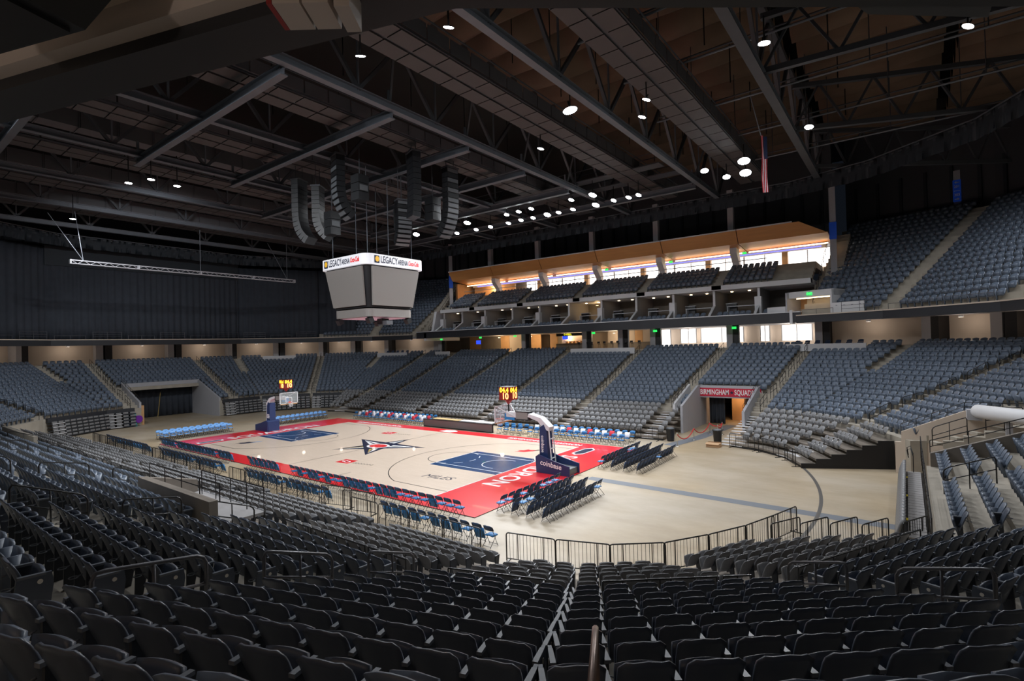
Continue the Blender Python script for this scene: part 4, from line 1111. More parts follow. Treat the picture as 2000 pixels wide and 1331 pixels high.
for i, (y, x0, x1) in enumerate([(-13.2,-9.8,10.2),(-6.5,-9.8,10.4),(0.4,-18.0,10.3),(7.2,-18.0,10.3),(14.0,-18,10.3),(20.5,-27,19.7),(-20.0,-27,10.3)]):
    t = thing('cross_beam', 'steel cross beam tying the trusses together, %s from the photographer' % nth([2,3,4,5,6,7,1][i]), 'beam', ((x0+x1)/2,y,ZL), 0, 'cross beams between the trusses')
    mb = MB()
    for zz, ww, hh in ((ZL-0.35,0.40,0.06),(ZL-0.10,0.06,0.45),(ZL+0.15,0.40,0.06)): mb.box(((x0+x1)/2,y,zz),(x1-x0,ww,hh))
    mb.build('beam', 'steel', t)
    for x in (x0+0.3, x1-0.3): MB().bar((x,y,ZL),(x,y,ZL+1.4),0.14).build('hanger', 'steel', t)
    mb = MB(); mb.bar((x1-0.3,y,ZL),(x1+1.2,y-0.8,ZL+3.0),0.12); mb.build('brace', 'steel_dark', t)
# panelled catwalks running across
for i, (x, y0, y1) in enumerate([(23.4,-14,26),(15.0,-22,26),(5.6,-26,26),(-3.8,-26,26),(-13.4,-26,26),(-23.0,-26,26),(-32.5,-24,24)]):
    t = thing('catwalk', 'panelled lighting catwalk hung under the roof, %s across from the upper blue signs' % nth(i+1), 'catwalk', (x,0,ZL+0.6), 0, 'panelled catwalks')
    n = int((y1-y0)/1.6)
    for k in range(n):
        y = y0+(k+0.5)*1.6
        if not in_view((x,y,ZL+0.8), 150): continue
        for s in (-0.62, 0.62): MB().box((x+s,y,ZL+0.75),(1.02,1.52,0.06)).build('panel', 'catwalk_panel', t)
    MB().box((x,(y0+y1)/2,ZL+0.86),(2.4,y1-y0,0.10)).build('deck', 'steel_dark', t)
    for s in (-1.2, 1.2):
        mb = MB(); mb.bar((x+s,y0,ZL+1.95),(x+s,y1,ZL+1.95),0.06); mb.build('guard_rail', 'steel', t)
        k = 0
        y = y0
        while y < y1-0.5:
            if in_view((x+s,y+0.8,ZL+1.4), 60): MB().box((x+s,y+0.8,ZL+1.35),(0.03,1.5,0.75)).build('side_panel', 'duct', t)
            y += 1.6
for i, (y0, y1, x0, x1) in enumerate(((14.9,16.1,-13.5,18.5),(17.9,19.1,-4,19))):
    t = thing('lamp_walkway', 'narrow dark walkway carrying the far row of floodlights, %s strip' % ('inner','outer')[i], 'walkway', ((x0+x1)/2,y0,ZL+0.75), 0, 'lamp walkways')
    MB().box(((x0+x1)/2,(y0+y1)/2,ZL+0.80),(x1-x0,y1-y0,0.08)).build('deck', 'steel_dark', t)
    for y in (y0,y1): MB().bar((x0,y,ZL+1.7),(x1,y,ZL+1.7),0.05).build('guard_rail', 'steel_dark', t)
# ducts on the left part, round-edged boxes
for i, (x, z) in enumerate([(-11.0,24.2),(-20.6,23.6),(-30.2,23.4)]):
    t = thing('air_duct', 'square sheet metal air duct under the roof, %s toward the curtain' % nth(i+1), 'duct', (x,0,z), 0, 'sheet metal ducts')
    n = 22
    for k in range(n):
        y = -24+k*2.2
        if in_view((x,y,z), 80): MB().box((x,y,z),(1.3,2.1,1.1)).build('duct_length', 'duct', t); MB().box((x,y+1.08,z),(1.4,0.06,1.2)).build('duct_flange', 'duct', t)
# hanging fabric under the deck, sagging sheet by sheet
nf = 0
for bx in range(1, 6):
    x0 = bx*9.2+1.2; x1 = x0+8.4
    for by in range(-8, 13):
        y0 = by*2.9
        if not any(in_view((xx,yy,28.6), 10) for xx in (x0,x1,(x0+x1)/2) for yy in (y0,y0+2.9)): continue
        G = []
        for a in range(5):
            u = a/4
            G.append([(x0+(x1-x0)*c/3, y0+2.8*u, 29.6-1.5*math.sin(math.pi*u)**0.8+0.12*math.sin(c*2.1+by)) for c in range(4)])
        MB().sheet(G, (0,0,0.03)).build('fabric_sheet', 'roof_fabric', cg, True); nf += 1
for x in [14.6,17.5,22.0,25.0,31.0,5.0,-4.0]:
    for y in range(-12,30,6):
        if in_view((x,y,27), 20): MB().tube([(x,y,31),(x,y,ZL+4.2)], 0.04, 4).build('hanger_rod', 'rail_black', cg)
# pipe runs and braces on the right hand side of the roof
pr = random.Random(21)
for i, (y, z, x0, x1) in enumerate([(4.0,24.5,20.5,44),(9.5,23.8,20.5,46),(15.5,23.6,22,46),(21.0,23.2,24,44),(-1.0,25.0,20,44)]):
    t = thing('pipe_run', 'thin pale pipe run crossing the dark roof, %s from the photographer' % nth([2,3,4,5,1][i]), 'pipe', ((x0+x1)/2,y,z), 0, 'pipe runs under the roof')
    MB().tube([(x0,y,z),(x1,y,z)], 0.07, 6).build('pipe', 'steel', t); MB().tube([(x0,y+0.5,z+0.5),(x1,y+0.5,z+0.5)], 0.05, 6).build('pipe', 'steel_dark', t)
    for k in range(5): xx = x0+(x1-x0)*(k+0.5)/5; MB().tube([(xx,y,z),(xx,y,31)], 0.03, 4).build('hanger_rod', 'steel_dark', t)
# radial trusses on the right
for i, (a, b) in enumerate([((28.6,14.0),(47,22)),((28.6,4.0),(50,6)),((28.6,24.0),(42,34))]):
    t = thing('radial_truss', 'dark radial truss fanning out above the upper tier, %s' % ('middle one','nearest one','furthest one')[i], 'truss', (*a,ZL), 0, 'radial trusses')
    A, B = Vector((*a,ZL+0.5)), Vector((*b,ZL+0.5)); U = Vector((0,0,3.0))
    MB().bar(A,B,0.3,0.3).build('lower_chord','steel_dark',t); MB().bar(A+U,B+U,0.3,0.3).build('upper_chord','steel_dark',t)
    for k in range(6): p = A.lerp(B,k/6); q = A.lerp(B,(k+0.5)/6)+U; r = A.lerp(B,(k+1)/6); MB().bar(p,q,0.14).build('diagonal','steel_dark',t); MB().bar(q,r,0.14).build('diagonal','steel_dark',t)

# ================================================================== LAMPS
def ray_to_z(u, v, z):
    d = CR*((u-1000)/FPX)-CU*((v-665.5)/FPX)+CF
    return CAM+d*((z-CAM[2])/d[2])
# where each lamp hangs (plan position, height)
LP = []
def lamp_px(u, v, z, size, power, name): p = ray_to_z(u, v, z); LP.append((p[0],p[1],z,size,power,name))
for u, v in ((989.5,420),(1013,414),(1037.5,408),(1017.5,430.5),(993,436.5),(1041,426),(1069,420),(1091,415.5),(1115.5,391),(1119,409.5),(1157.5,381.5),(1163.5,401),(1198.5,392),(1227.5,386),(1247,381.5),(912.5,436),(930,449),(958,443.5),(892.5,456),(813,458.5)):
    lamp_px(u, v, 21.4, 0.30 if (u,v) not in ((813,458.5),(1069,420),(912.5,436),(1157.5,381.5),(1163.5,401)) else 0.42, 0.92, 'far catwalk')
for u, v, s in ((1113.5,216,0.48),(1376,334,0.34),(1419,346,0.34),(1453,315,0.5),(1456,338,0.5),(1492.5,85,0.3),(1580,248.5,0.3)): lamp_px(u, v, 21.6, s, 0.95 if s > 0.4 else 0.55, 'right truss')
for u, v in ((704,110),(876,54),(1262.5,195),(1254,229),(1056,291),(1890.5,51.5)): lamp_px(u, v, 21.7, 0.26, 0.65, 'roof')
for u, v in ((251,358),(295,351),(346,364),(142.5,428)): lamp_px(u, v, 20.6, 0.26, 1.3, 'curtain end')
for x, y in ((-8,-25.5),(-3,-25.5),(2,-25.5),(6,-25.5),(10,-25),(14,-24),(18,-22.5),(22,-21.5),(27.5,-19),(31.5,-15.5)): LP.append((x,y,21.6,0.34,1.1 if y < -22 else 0.6,'near catwalk'))
for x, y in ((44,8),(42,20),(-24.5,27.0)): LP.append((x,y,21.8,0.26,0.9 if x > 0 else 0.5,'upper tier'))  # fill lamps added only to brighten the upper tier seats
LDAT = {}
cnt = {}
house = MB(); house.lathe([(0.20,0.30),(0.62,0.28),(1.0,0.05),(1.02,0.0),(0.9,0.02)], n=14); house.tube([(0,0,0.3),(0,0,1.2)], 0.12, 6)
HM = house.mesh('housing','rail_black',True)
lens = MB(); lens.lathe([(0.05,-0.03),(0.86,0.0),(0.86,0.03),(0.05,0.03)], n=16); LM = lens.mesh('lens','lamp_glow')
for x, y, z, s, pw, nm in LP:
    cnt[nm] = cnt.get(nm,0)+1
    t = thing('floodlight', '%s round floodlight, %s in the group over the %s' % ('large' if s > 0.4 else 'small', nth(cnt[nm]), {'far catwalk':'far side catwalk','right truss':'truss by the red banner','roof':'court in the roof','near catwalk':'near side catwalk','upper tier':'upper tier','curtain end':'black curtain end'}[nm]), 'floodlight', (x,y,z), 0, 'floodlights under the roof', local=True)
    hm = link_mesh('housing', HM, t); hm.scale = (s,s,s)
    ln = link_mesh('lens', LM, t); ln.scale = (s,s,s)
    sm = MB(); sm.tube([(0,0,0.2*s),(0,0,22.9-z)], 0.04, 5); link_mesh('stem', sm.mesh('stem','rail_black'), t)
    tgt = Vector((x*(0.75 if nm == 'right truss' else 0.35) if nm != 'curtain end' else -40, (y*0.15 if nm not in ('far catwalk','near catwalk') else 0.0), 0)); dirv = tgt-Vector((x,y,z))
    q = dirv.to_track_quat('-Z','Y')
    if nm == 'right truss': dirv = Vector((27,1,0))-Vector((x,y,z)); q = dirv.to_track_quat('-Z','Y')
    # lamp tilted a little towards what it lights
    tilt = Vector((0,0,-1)).rotation_difference(dirv.normalized()); e = tilt.slerp(tilt.__class__(), 0.45)
    e = e if nm != 'curtain end' else e.__class__()
    hm.rotation_mode = ln.rotation_mode = 'QUATERNION'; hm.rotation_quaternion = e; ln.rotation_quaternion = e
    wide = nm in ('roof','upper tier') or s == 0.3 and nm == 'right truss'
    if wide: q = Vector((0.2 if x > 25 else 0,0.25 if x > 25 else 0,-1)).to_track_quat('-Z','Y')
    key = (nm, pw, wide)
    if key not in LDAT:
        ld = bpy.data.lights.new('flood_'+nm, 'SPOT'); ld.energy = LIGHT_W*pw; ld.spot_size = R_(150 if wide else 96); ld.spot_blend = 0.55; ld.shadow_soft_size = 0.22; ld.color = (0.93,0.96,1.0)
        LDAT[key] = ld
    lo_ = bpy.data.objects.new('flood_lamp', LDAT[key]); col.objects.link(lo_); lo_.parent = t
    lo_.rotation_mode = 'QUATERNION'; lo_.rotation_quaternion = q; lo_.location = dirv.normalized()*0.12
# small warm and cool house lights
for i, (x, y, z, c, e, r) in enumerate([(-16,36.5,9.2,(1,0.72,0.42),160,0.3),(-10,36.5,9.2,(1,0.72,0.42),160,0.3),(-4,37.5,9.2,(1,0.75,0.42),200,0.3),(3.5,36.5,9.2,(1,0.76,0.5),160,0.3),(21.5,25.5,2.6,(1,0.7,0.4),60,0.2),(-18,38,17.4,(1,0.7,0.4),200,0.3),(13,37,9.2,(1,0.9,0.8),120,0.3),(24,37,9.2,(1,0.9,0.8),120,0.3),(2.0,34.8,12.9,(1,0.65,0.3),60,0.2)]):
    ld = bpy.data.lights.new('ceiling_can', 'POINT'); ld.energy = e; ld.color = c; ld.shadow_soft_size = r
    t = thing('ceiling_downlight', 'warm recessed ceiling light, %s along the rooms behind the far side' % nth(i+1), 'light', (x,y,z), 0, 'recessed lights of the far rooms', local=True)
    mb = MB(); mb.lathe([(0.18,0.10),(0.20,0.02),(0.16,0.0)], n=12); link_mesh('trim_ring', mb.mesh('trim_ring','white_paint'), t)
    o = bpy.data.objects.new('can_lamp', ld); col.objects.link(o); o.parent = t; o.location = (0,0,-0.25)
CL = []
for f in (5,6,7,8,9,10,1,2,3):
    for u in ((0.25,0.75) if round((smax(f,17.2)-smin(f,17.2))/7.5) == 2 else (0.17,0.5,0.83) if round((smax(f,17.2)-smin(f,17.2))/7.5) >= 3 else (0.5,)):
        q = FP(f, smin(f,15.6)+u*(smax(f,15.6)-smin(f,15.6)), 15.6); CL.append((q[0],q[1],9.25,(1,0.82,0.66),32,'over the concourse at the '+TNAME[f].replace('_',' ')+(' second half' if u > 0.6 else ' first half' if u < 0.4 else ' middle')))
# unseen fill lamps added behind the photographer to brighten the balcony soffit
for x, y, lab in ((33.0,-29.3,'nearer'),(29.4,-30.4,'further')):
    t = thing('soffit_fill', 'added unseen fill lamp lighting the balcony soffit behind the photographer, %s one' % lab, 'light', (x,y,7.6), 0, 'added fill lamps under the balcony', local=True)
    mb = MB(); mb.lathe([(0.05,0.0),(0.10,0.12),(0.12,0.14)], n=12); link_mesh('cup', mb.mesh('cup','steel_dark',True), t); mb = MB(); mb.tube([(0,0,0.02),(0.0,-0.1,-0.2),(0,-0.1,-1.6)], 0.02, 6); link_mesh('stem', mb.mesh('stem','steel_dark'), t)
    ld = bpy.data.lights.new('soffit_fill_light', 'SPOT'); ld.energy = 130; ld.color = (1,0.82,0.7); ld.spot_size = R_(150); ld.spot_blend = 0.6; ld.shadow_soft_size = 0.1
    o = bpy.data.objects.new('soffit_fill_lamp', ld); col.objects.link(o); o.parent = t; o.location = (0,0,0.2); o.rotation_euler = (math.pi,0,0)
ld_c = {}
for x, y, z, c_, e_, lab in CL:
    if e_ not in ld_c: ld = bpy.data.lights.new('concourse_can', 'POINT'); ld.energy = e_; ld.color = c_; ld.shadow_soft_size = 0.25; ld_c[e_] = ld
    t = thing('ceiling_downlight', 'round warm ceiling light '+lab, 'light', (x,y,z), 0, 'concourse ceiling lights', local=True)
    mb = MB(); mb.lathe([(0.18,0.20),(0.20,0.02),(0.16,0.0)], n=12); link_mesh('trim_ring', mb.mesh('trim_ring','white_paint'), t)
    o = bpy.data.objects.new('can_lamp', ld_c[e_]); col.objects.link(o); o.parent = t; o.location = (0,0,-0.3)
# lighting truss in front of the curtain
t = thing('lighting_truss', 'long pale box truss slung in front of the black curtain', 'truss', (-29.3,-1,17.1))
x, y0, y1, z = -29.3, -12.6, 10.4, 17.1
for dx in (-0.17,0.17):
    for dz in (-0.17,0.17): MB().tube([(x+dx,y0,z+dz),(x+dx,y1,z+dz)], 0.035, 6).build('chord', 'grey_wall', t)
n = 46
for k in range(n):
    a = y0+(y1-y0)*k/n; b = y0+(y1-y0)*(k+1)/n; s = 1 if k % 2 else -1
    MB().bar((x+0.17,a,z-0.17*s),(x+0.17,b,z+0.17*s),0.03).build('lacing', 'grey_wall', t)
for y in (y0,-7,-1,5,y1): MB().box((x,y,z),(0.42,0.10,0.42)).build('joint_frame', 'grey_wall', t)
for (ya, yb, zb) in ((y0+1,y0+0.4,22.0),(y0+1,y0-1.6,21.5),(-1,-1,22.0),(y1-1,y1-1,22.0),(y1-1,y1-3.5,21.6)): MB().tube([(x,ya,z+0.2),(x,yb,zb)], 0.03, 5).build('sling', 'steel', t)
# flag and banners hanging high on the right
t = thing('hanging_flag', 'red and white striped flag hanging edge on beside the bright lamps', 'flag', (25.6,14.2,18.8))
p0 = ray_to_z(1486,265,20.6); p1 = ray_to_z(1497,377,0) 
base = Vector((p0[0],p0[1],0)); ddir = Vector((0.93,0.36,0)).normalized()
top = 20.6
bot = 20.6-(377-265)/FPX*depth_of(p0)*1.0
for k in range(7):
    wd = 0.045
    A = base+ddir*(k*wd); B = base+ddir*((k+1)*wd)
    z1 = top if k < 3 else top-(top-bot)*0.42
    mb = MB(); n2 = 8; G = []
    for r in range(n2): zz = bot+(z1-bot)*r/(n2-1); sh = 0.03*math.sin(zz*2.0+k); G.append([(A.x+sh,A.y,zz),(B.x+sh,B.y,zz)])
    mb.sheet(G, (0.004,0.006,0)).build('stripe', 'shirt_red' if k % 2 == 0 else 'shirt_white', t)
A = base+ddir*0.14; B = base+ddir*0.34; MB().sheet([[(A.x,A.y,zz),(B.x,B.y,zz)] for zz in (top-(top-bot)*0.42, top-0.1)], (0.004,0.006,0)).build('canton', 'pad_navy', t)
MB().tube([(base.x,base.y,top),(base.x-0.3,base.y-1.2,top+2.2)], 0.03, 5).build('cord', 'steel', t)
# ================================================================== RAILS AND BARRIERS
def barrier_mesh(wd=1.9, h=1.05):
    fr = MB(); r = 0.10
    pts = [(-wd/2,0,0.03),(-wd/2,0,h-r)]+[(-wd/2+r-r*math.cos(a),0,h-r+r*math.sin(a)) for a in (0.5,1.0)]+[(-wd/2+r,0,h),(wd/2-r,0,h)]+[(wd/2-r+r*math.sin(a),0,h-r+r*math.cos(a)) for a in (0.5,1.0)]+[(wd/2,0,h-r),(wd/2,0,0.03)]
    fr.tube(pts, 0.024, 6); fr.tube([(-wd/2,0,0.12),(wd/2,0,0.12)], 0.018, 5)
    for x in (-wd*0.26, wd*0.26): fr.tube([(x,0,0.12),(x,0,h)], 0.018, 5)
    ba = MB(); n = int(wd/0.13)
    for i in range(1, n): x = -wd/2+wd*i/n; ba.tube([(x,0,0.12),(x,0,h)], 0.008, 4, cap=False)
    ft = MB()
    for x in (-wd/2+0.05, wd/2-0.05): ft.box((x,0,0.015),(0.06,0.45,0.03))
    return fr.mesh('frame','rail_black'), ba.mesh('bars','rail_black'), ft.mesh('foot','rail_black')
BMS = barrier_mesh()
nb = {}
def barrier(p, rz, where, meshes=BMS):
    nb[where] = nb.get(where,0)+1
    t = thing('crowd_barrier', 'black steel crowd barrier, %s panel %s' % (nth(nb[where]), where), 'barrier', p, rz, 'black crowd barriers', local=True)
    for nm, me in zip(('frame','bars','foot'), meshes): link_mesh(nm, me, t)
    return t
# near curve of barriers in front of the grey platforms
pts = [(22.6,-12.15),(24.5,-11.75),(26.3,-11.15),(27.75,-10.0),(28.75,-8.45),(29.6,-6.8),(30.2,-5.1),(30.7,-3.5)]
for a, b in zip(pts, pts[1:]):
    A, B = np.array(a), np.array(b); c = (A+B)/2; barrier((c[0],c[1],0), math.atan2(*(B-A)[::-1]), 'around the near corner')
x = -23.4
while x < 21.5:
    if not (-13.6 < x < -12.4 or -0.8 < x < 1.0 or 11 < x < 14.2): barrier((x,-12.35,0), 0, 'along the near side')
    x += 2.0
for x in (11.4,13.2): barrier((x,-11.6,0), 0.25, 'in the gap of the second chair row')
x = 17.6
while x > -19:
    if abs(x-9.3) > 0.9 and abs(x+0.4) > 0.9 and abs(x+9.8) > 0.9: barrier((x,12.85,0), 0, 'along the far side')
    x -= 2.0
for f in (1,2,3):
    a, b = FP(f,(2.8 if f == 1 else smin(f,-5.4)+0.2),-5.4), FP(f,smax(f,-5.4)-0.2,-5.4); n = max(1,int(np.linalg.norm(b-a)/1.6))
    for i in range(n):
        c = a+(b-a)*(i+0.5)/n
        if c[0] > 24.6: barrier((c[0],c[1],0), math.atan2(*(b-a)[::-1]), 'in front of the far corner seats')
# square topped panels stepping up on the right
SQ = barrier_mesh(1.55, 1.15)
def zpt(u, v, z): p = ray_to_z(u, v, z); return (p[0],p[1],z)
for i, (u, v, z) in enumerate([(1536,1062,0.30),(1592,1062,0.30),(1650,1062,0.30),(1711,1062,0.35),(1790,1052,0.45)]):
    p = zpt(u, v, z); barrier((p[0],p[1],0.0), R_(62), 'stepping along the end platform', SQ)

# bent handrails in the aisles
def loop_rail(f, s, d0, d1, where, mid=True, h=0.95, m='rail_black', r=0.024):
    """an inverted U rail running down an aisle from depth d0 to d1"""
    nb[where] = nb.get(where,0)+1
    zt = lambda d: zrow(max(0,min(NROW-1,int(d/DEP+1e-6)))) if d >= 0 else zg(max(0,int((d+5.2)/GDEP)))
    A, B = FP(f,s(d0),d0), FP(f,s(d1),d1)
    za, zb = zt(d0), zt(d1); ha, hb = za+h, zb+h
    base = Vector((A[0],A[1],za))
    t = thing('handrail', 'black steel handrail, %s up the aisle %s' % (nth(nb[where]), where), 'handrail', base, 0, 'aisle handrails')
    P = lambda u, z: (A[0]+(B[0]-A[0])*u, A[1]+(B[1]-A[1])*u, z)
    e = 0.10
    mb = MB(); mb.tube([P(0,za-0.02),P(0,ha-0.12),P(0.03,ha-0.03),P(e,ha+(hb-ha)*e),P(1-e,hb+(ha-hb)*e),P(0.97,hb-0.03),P(1,hb-0.12),P(1,zb-0.02)], r, 7); mb.build('top_rail', m, t, True)
    if mid:
        mb = MB(); mb.tube([P(0,za+0.50),P(1,zb+0.50)], r*0.85, 6); mb.build('middle_rail', m, t, True)
        mb = MB(); mb.tube([P(0.5,(za+zb)/2-0.2),P(0.5,(ha+hb)/2)], r*0.85, 6); mb.build('post', m, t, True)
    return t
VW = {13:'with the row plates near the photographer',15:'at the short handrails',4:'beside the banner tunnel',2:'in the far corner',5:'at the far left corner',7:'left of the scoreboard',1:'by the end tunnel',0:'at the end block',12:'near side far end',10:'near left corner'}
for v in (13,15):
    for k, (a, b) in enumerate(((0.2,1.7),(2.7,4.2),(5.2,6.7),(7.7,9.2),(10.2,11.7))):
        f = v
        loop_rail(f, (lambda d, f=f: smin(f,d)), a, b, VW[v], m='rail_grey', r=0.030)
for f, L_ in AIS.items():
    for i, (s0, s1) in enumerate(L_):
        if f == 0: nm = 'of the end block'
        else: nm = '%s across the %s' % (nth(i+1), {4:'far side',12:'near side',8:'curtain end'}[f])
        for k in range(6):
            a = 0.4+k*2.2; b = a+1.45
            sf_ = (lambda d, s0=s0, s1=s1: s0+(s1-s0)*d/13.4)
            if in_view((*FP(f,sf_(a),a), zrow(int(a/DEP))+0.8), 20): loop_rail(f, sf_, a, b, nm)
for v in (1,2,4,5,7,10,12):
    for k in range(6):
        a = 0.4+k*2.2
        if in_view((*PV(v,a), zrow(int(a/DEP))+0.8), 20): loop_rail(v, (lambda d, v=v: smin(v,d)), a, a+1.45, VW[v])
# foreground handrail at the top of the seam, worn pipe
t = thing('handrail', 'worn brown pipe handrail standing at the seam close to the photographer', 'handrail', (32.3,-23.7,5.0), 0, 'aisle handrails')
q1 = ray_to_z(1163,1228,6.02); q2 = ray_to_z(1156,1330,6.20)
d_ = Vector(q2)-Vector(q1); dn_ = d_.normalized()
mb = MB(); P1 = Vector(q1); mb.tube([tuple(P1+Vector((0,0,-0.95))),tuple(P1+Vector((0,0,-0.08))),tuple(P1),tuple(P1+dn_*0.08),tuple(P1+d_+dn_*0.5)], 0.022, 8); mb.build('top_rail', 'rail_worn', t, True)
mb = MB(); mb.tube([tuple(P1+d_*1.1),tuple(P1+d_*1.1+Vector((0,0,-1.2)))], 0.020, 8); mb.build('post', 'rail_worn', t, True)
# front guard rails on the boundary between the dark and the grey seats
for f in (12,13,14,15,0):
    a, b = smin(f,-0.15), smax(f,-0.15)
    lo_s = a; n = 0
    seg = 2.6
    s = a+0.7
    while s < b-0.8:
        e = min(b-0.6, s+seg)
        A, B = FP(f,s,-0.12), FP(f,e,-0.12)
        if in_view((*A,2.4), 20):
            nb['g%d'%f] = nb.get('g%d'%f,0)+1
            t = thing('guard_rail', 'low black rail before the first dark row, %s panel, %s' % (nth(nb['g%d'%f]), {12:'near side',13:'run before the seam',14:'run after the seam',15:'corner run',0:'end block'}[f]), 'guard rail', (*A,1.7), 0, 'low guard rails')
            hh = 0.75
            for z in (1.75+hh,): MB().tube([(*A,z),(*B,z)], 0.020, 6).build('top_rail', 'rail_black', t)
            for z in (2.0,2.15,2.3): MB().tube([(*A,z),(*B,z)], 0.008, 4).build('wire', 'rail_grey', t)
            for u in (0,0.5,1): q = A+(B-A)*u; MB().tube([(*q,1.35),(*q,1.75+hh)], 0.018, 5).build('post', 'rail_black', t)
        s = e+0.15

# ================================================================== TUNNELS
def wall_quadprism(poly, axis, c0, c1, name, m, parent=None):
    """poly in (horizontal, z); extruded along the other axis between c0 and c1. axis 'x' means poly runs along x"""
    n = len(poly); mb = MB()
    if axis == 'x': A = [(h,c0,z) for h,z in poly]+[(h,c1,z) for h,z in poly]
    else: A = [(c0,h,z) for h,z in poly]+[(c1,h,z) for h,z in poly]
    mb.add(A, [tuple(range(n-1,-1,-1)), tuple(range(n,2*n))]+[(j,(j+1)%n,n+(j+1)%n,n+j) for j in range(n)])
    o = mb.build(name, m, parent)
    if parent is None: o['kind'] = 'structure'
    return o
# banner tunnel on the far side
wall_quadprism([(17.2,0),(17.2,2.35),(21.6,3.75),(27,3.75),(27,0)], 'y', 18.85, 19.05, 'wall_tunnel_far_left', 'grey_wall')
wall_quadprism([(17.2,1.6),(17.2,2.5),(21.4,3.9),(21.4,3.0)], 'y', 18.2, 18.4, 'wall_tunnel_parapet', 'white_paint')
wall_quadprism([(16.4,0),(16.4,2.2),(21.6,3.75),(27,3.75),(27,0)], 'y', 24.0, 24.2, 'wall_tunnel_far_right', 'grey_wall')
wall_quadprism([(18.9,2.65),(24.1,2.65),(24.1,3.75),(18.9,3.75)], 'x', 22.1, 22.4, 'wall_tunnel_lintel', 'grey_wall')
wall_quadprism([(19,2.75),(24,2.75),(24,2.95),(19,2.95)], 'x', 22.3, 27, 'ceiling_tunnel', 'cream_wall')
wall_quadprism([(20.6,0),(24,0),(24,2.75),(20.6,2.75)], 'x', 26.9, 27.1, 'wall_tunnel_back', 'wood_pale')
wall_quadprism([(22.2,0),(22.35,0),(22.35,2.75),(22.2,2.75)], 'x', 25.0, 26.9, 'wall_tunnel_fin', 'wood_pale')
t = thing('tunnel_banner', 'red banner lettered BIRMINGHAM SQUADRON over the far tunnel', 'banner', (21.5,22.05,2.75))
MB().box((21.6,22.06,3.15),(5.4,0.03,0.76)).build('banner_cloth', 'banner_red', t)
text_obj('banner_lettering', 'BIRMINGHAM', 0.66, 'court_white', t, frame((20.35,22.035,3.14),(1,0,0),(0,0,1)), 0.004, sx=0.63, bold=0.008)
text_obj('banner_lettering', 'SQUADRON', 0.66, 'court_white', t, frame((23.25,22.035,3.14),(1,0,0),(0,0,1)), 0.004, sx=0.63, bold=0.008)
st = [(21.86+0.20*(1 if i % 2 == 0 else 0.4)*math.sin(i*math.pi/5), 22.03, 3.15+0.20*(1 if i % 2 == 0 else 0.4)*math.cos(i*math.pi/5)) for i in range(10)]
MB().add(st, [tuple(range(9,-1,-1))]).build('banner_star', 'court_navy', t)
G = [[(19.3+0.075*j, 24.0+0.08*math.sin(j*1.3), z) for j in range(20)] for z in (0.02,1.4,2.74)]
tag(MB().sheet(G, (0,0.01,0)).build('tunnel_curtain', 'curtain', None, True), 'black curtain half closing the tunnel under the red banner', 'curtain')
# rope barrier
posts = [(20.59,11.41),(20.81,14.6),(21.05,18.0),(22.0,18.2),(22.1,16.6)]
for i, (x, y) in enumerate(posts):
    t = thing('rope_post', 'chrome rope post, %s from the court in the red rope line' % nth(i+1), 'post', (x,y,0), 0, 'rope posts', local=True)
    mb = MB(); mb.lathe([(0.16,0.0),(0.16,0.02),(0.03,0.05),(0.025,0.06)], n=14); link_mesh('base', mb.mesh('base','chrome',True), t)
    mb = MB(); mb.lathe([(0.025,0.04),(0.025,0.95),(0.045,0.97),(0.045,1.02),(0.01,1.06)], n=10); link_mesh('pole', mb.mesh('pole','chrome',True), t)
for i, ((x0,y0),(x1,y1)) in enumerate(zip(posts, posts[1:])):
    P = []
    for k in range(13):
        u = k/12; P.append((x0+(x1-x0)*u, y0+(y1-y0)*u, 0.92-0.62*(1-(2*u-1)**2)*(0.9 if i < 2 else 0.4)))
    tag(MB().tube(P, 0.035, 7).build('velvet_rope', 'rope_red', None, True), 'red velvet rope sagging between posts, %s from the court' % nth(i+1), 'rope', 'red velvet ropes')
# trash cans and carton
for x, y, lab in ((19.35,13.4,'black wheeled trash can beside the far side steps'),(22.7,14.3,'black wheeled trash can beside the carton'),(22.9,23.6,'black trash can inside the banner tunnel')):
    t = thing('trash_can', lab, 'trash can', (x,y,0), 0, 'black trash cans', local=True)
    mb = MB(); mb.lathe([(0.26,0.0),(0.28,0.06),(0.34,0.95),(0.36,0.96)], n=14); link_mesh('bin', mb.mesh('bin','bin_black',True), t)
    mb = MB(); mb.tube([(0.37*math.cos(a),0.37*math.sin(a),0.97) for a in [2*math.pi*i/16 for i in range(16)]], 0.025, 6, closed=True); link_mesh('rim', mb.mesh('rim','bin_black',True), t)
    mb = MB(); mb.lathe([(0.34,0.9),(0.30,1.05),(0.1,1.08)], n=10); link_mesh('liner', mb.mesh('liner','speaker_grey',True), t)
    for s in (-1,1): mb = MB(); mb.tube([(0.33,s*0.16,0.98),(0.42,s*0.16,1.02),(0.42,s*0.05,1.02)], 0.02, 5); link_mesh('handle', mb.mesh('handle','bin_black'), t)
t = thing('carton', 'flat brown cardboard carton on the floor beside the black trash can', 'box', (22.9,12.6,0))
MB().box((22.9,12.6,0.14),(0.95,0.6,0.28)).build('carton_body', 'cardboard', t)
for s in (-1,1): MB().box((22.9,12.6+s*0.36,0.29),(0.95,0.28,0.015), Matrix.Rotation(s*-0.35,3,'X')).build('flap', 'cardboard', t)
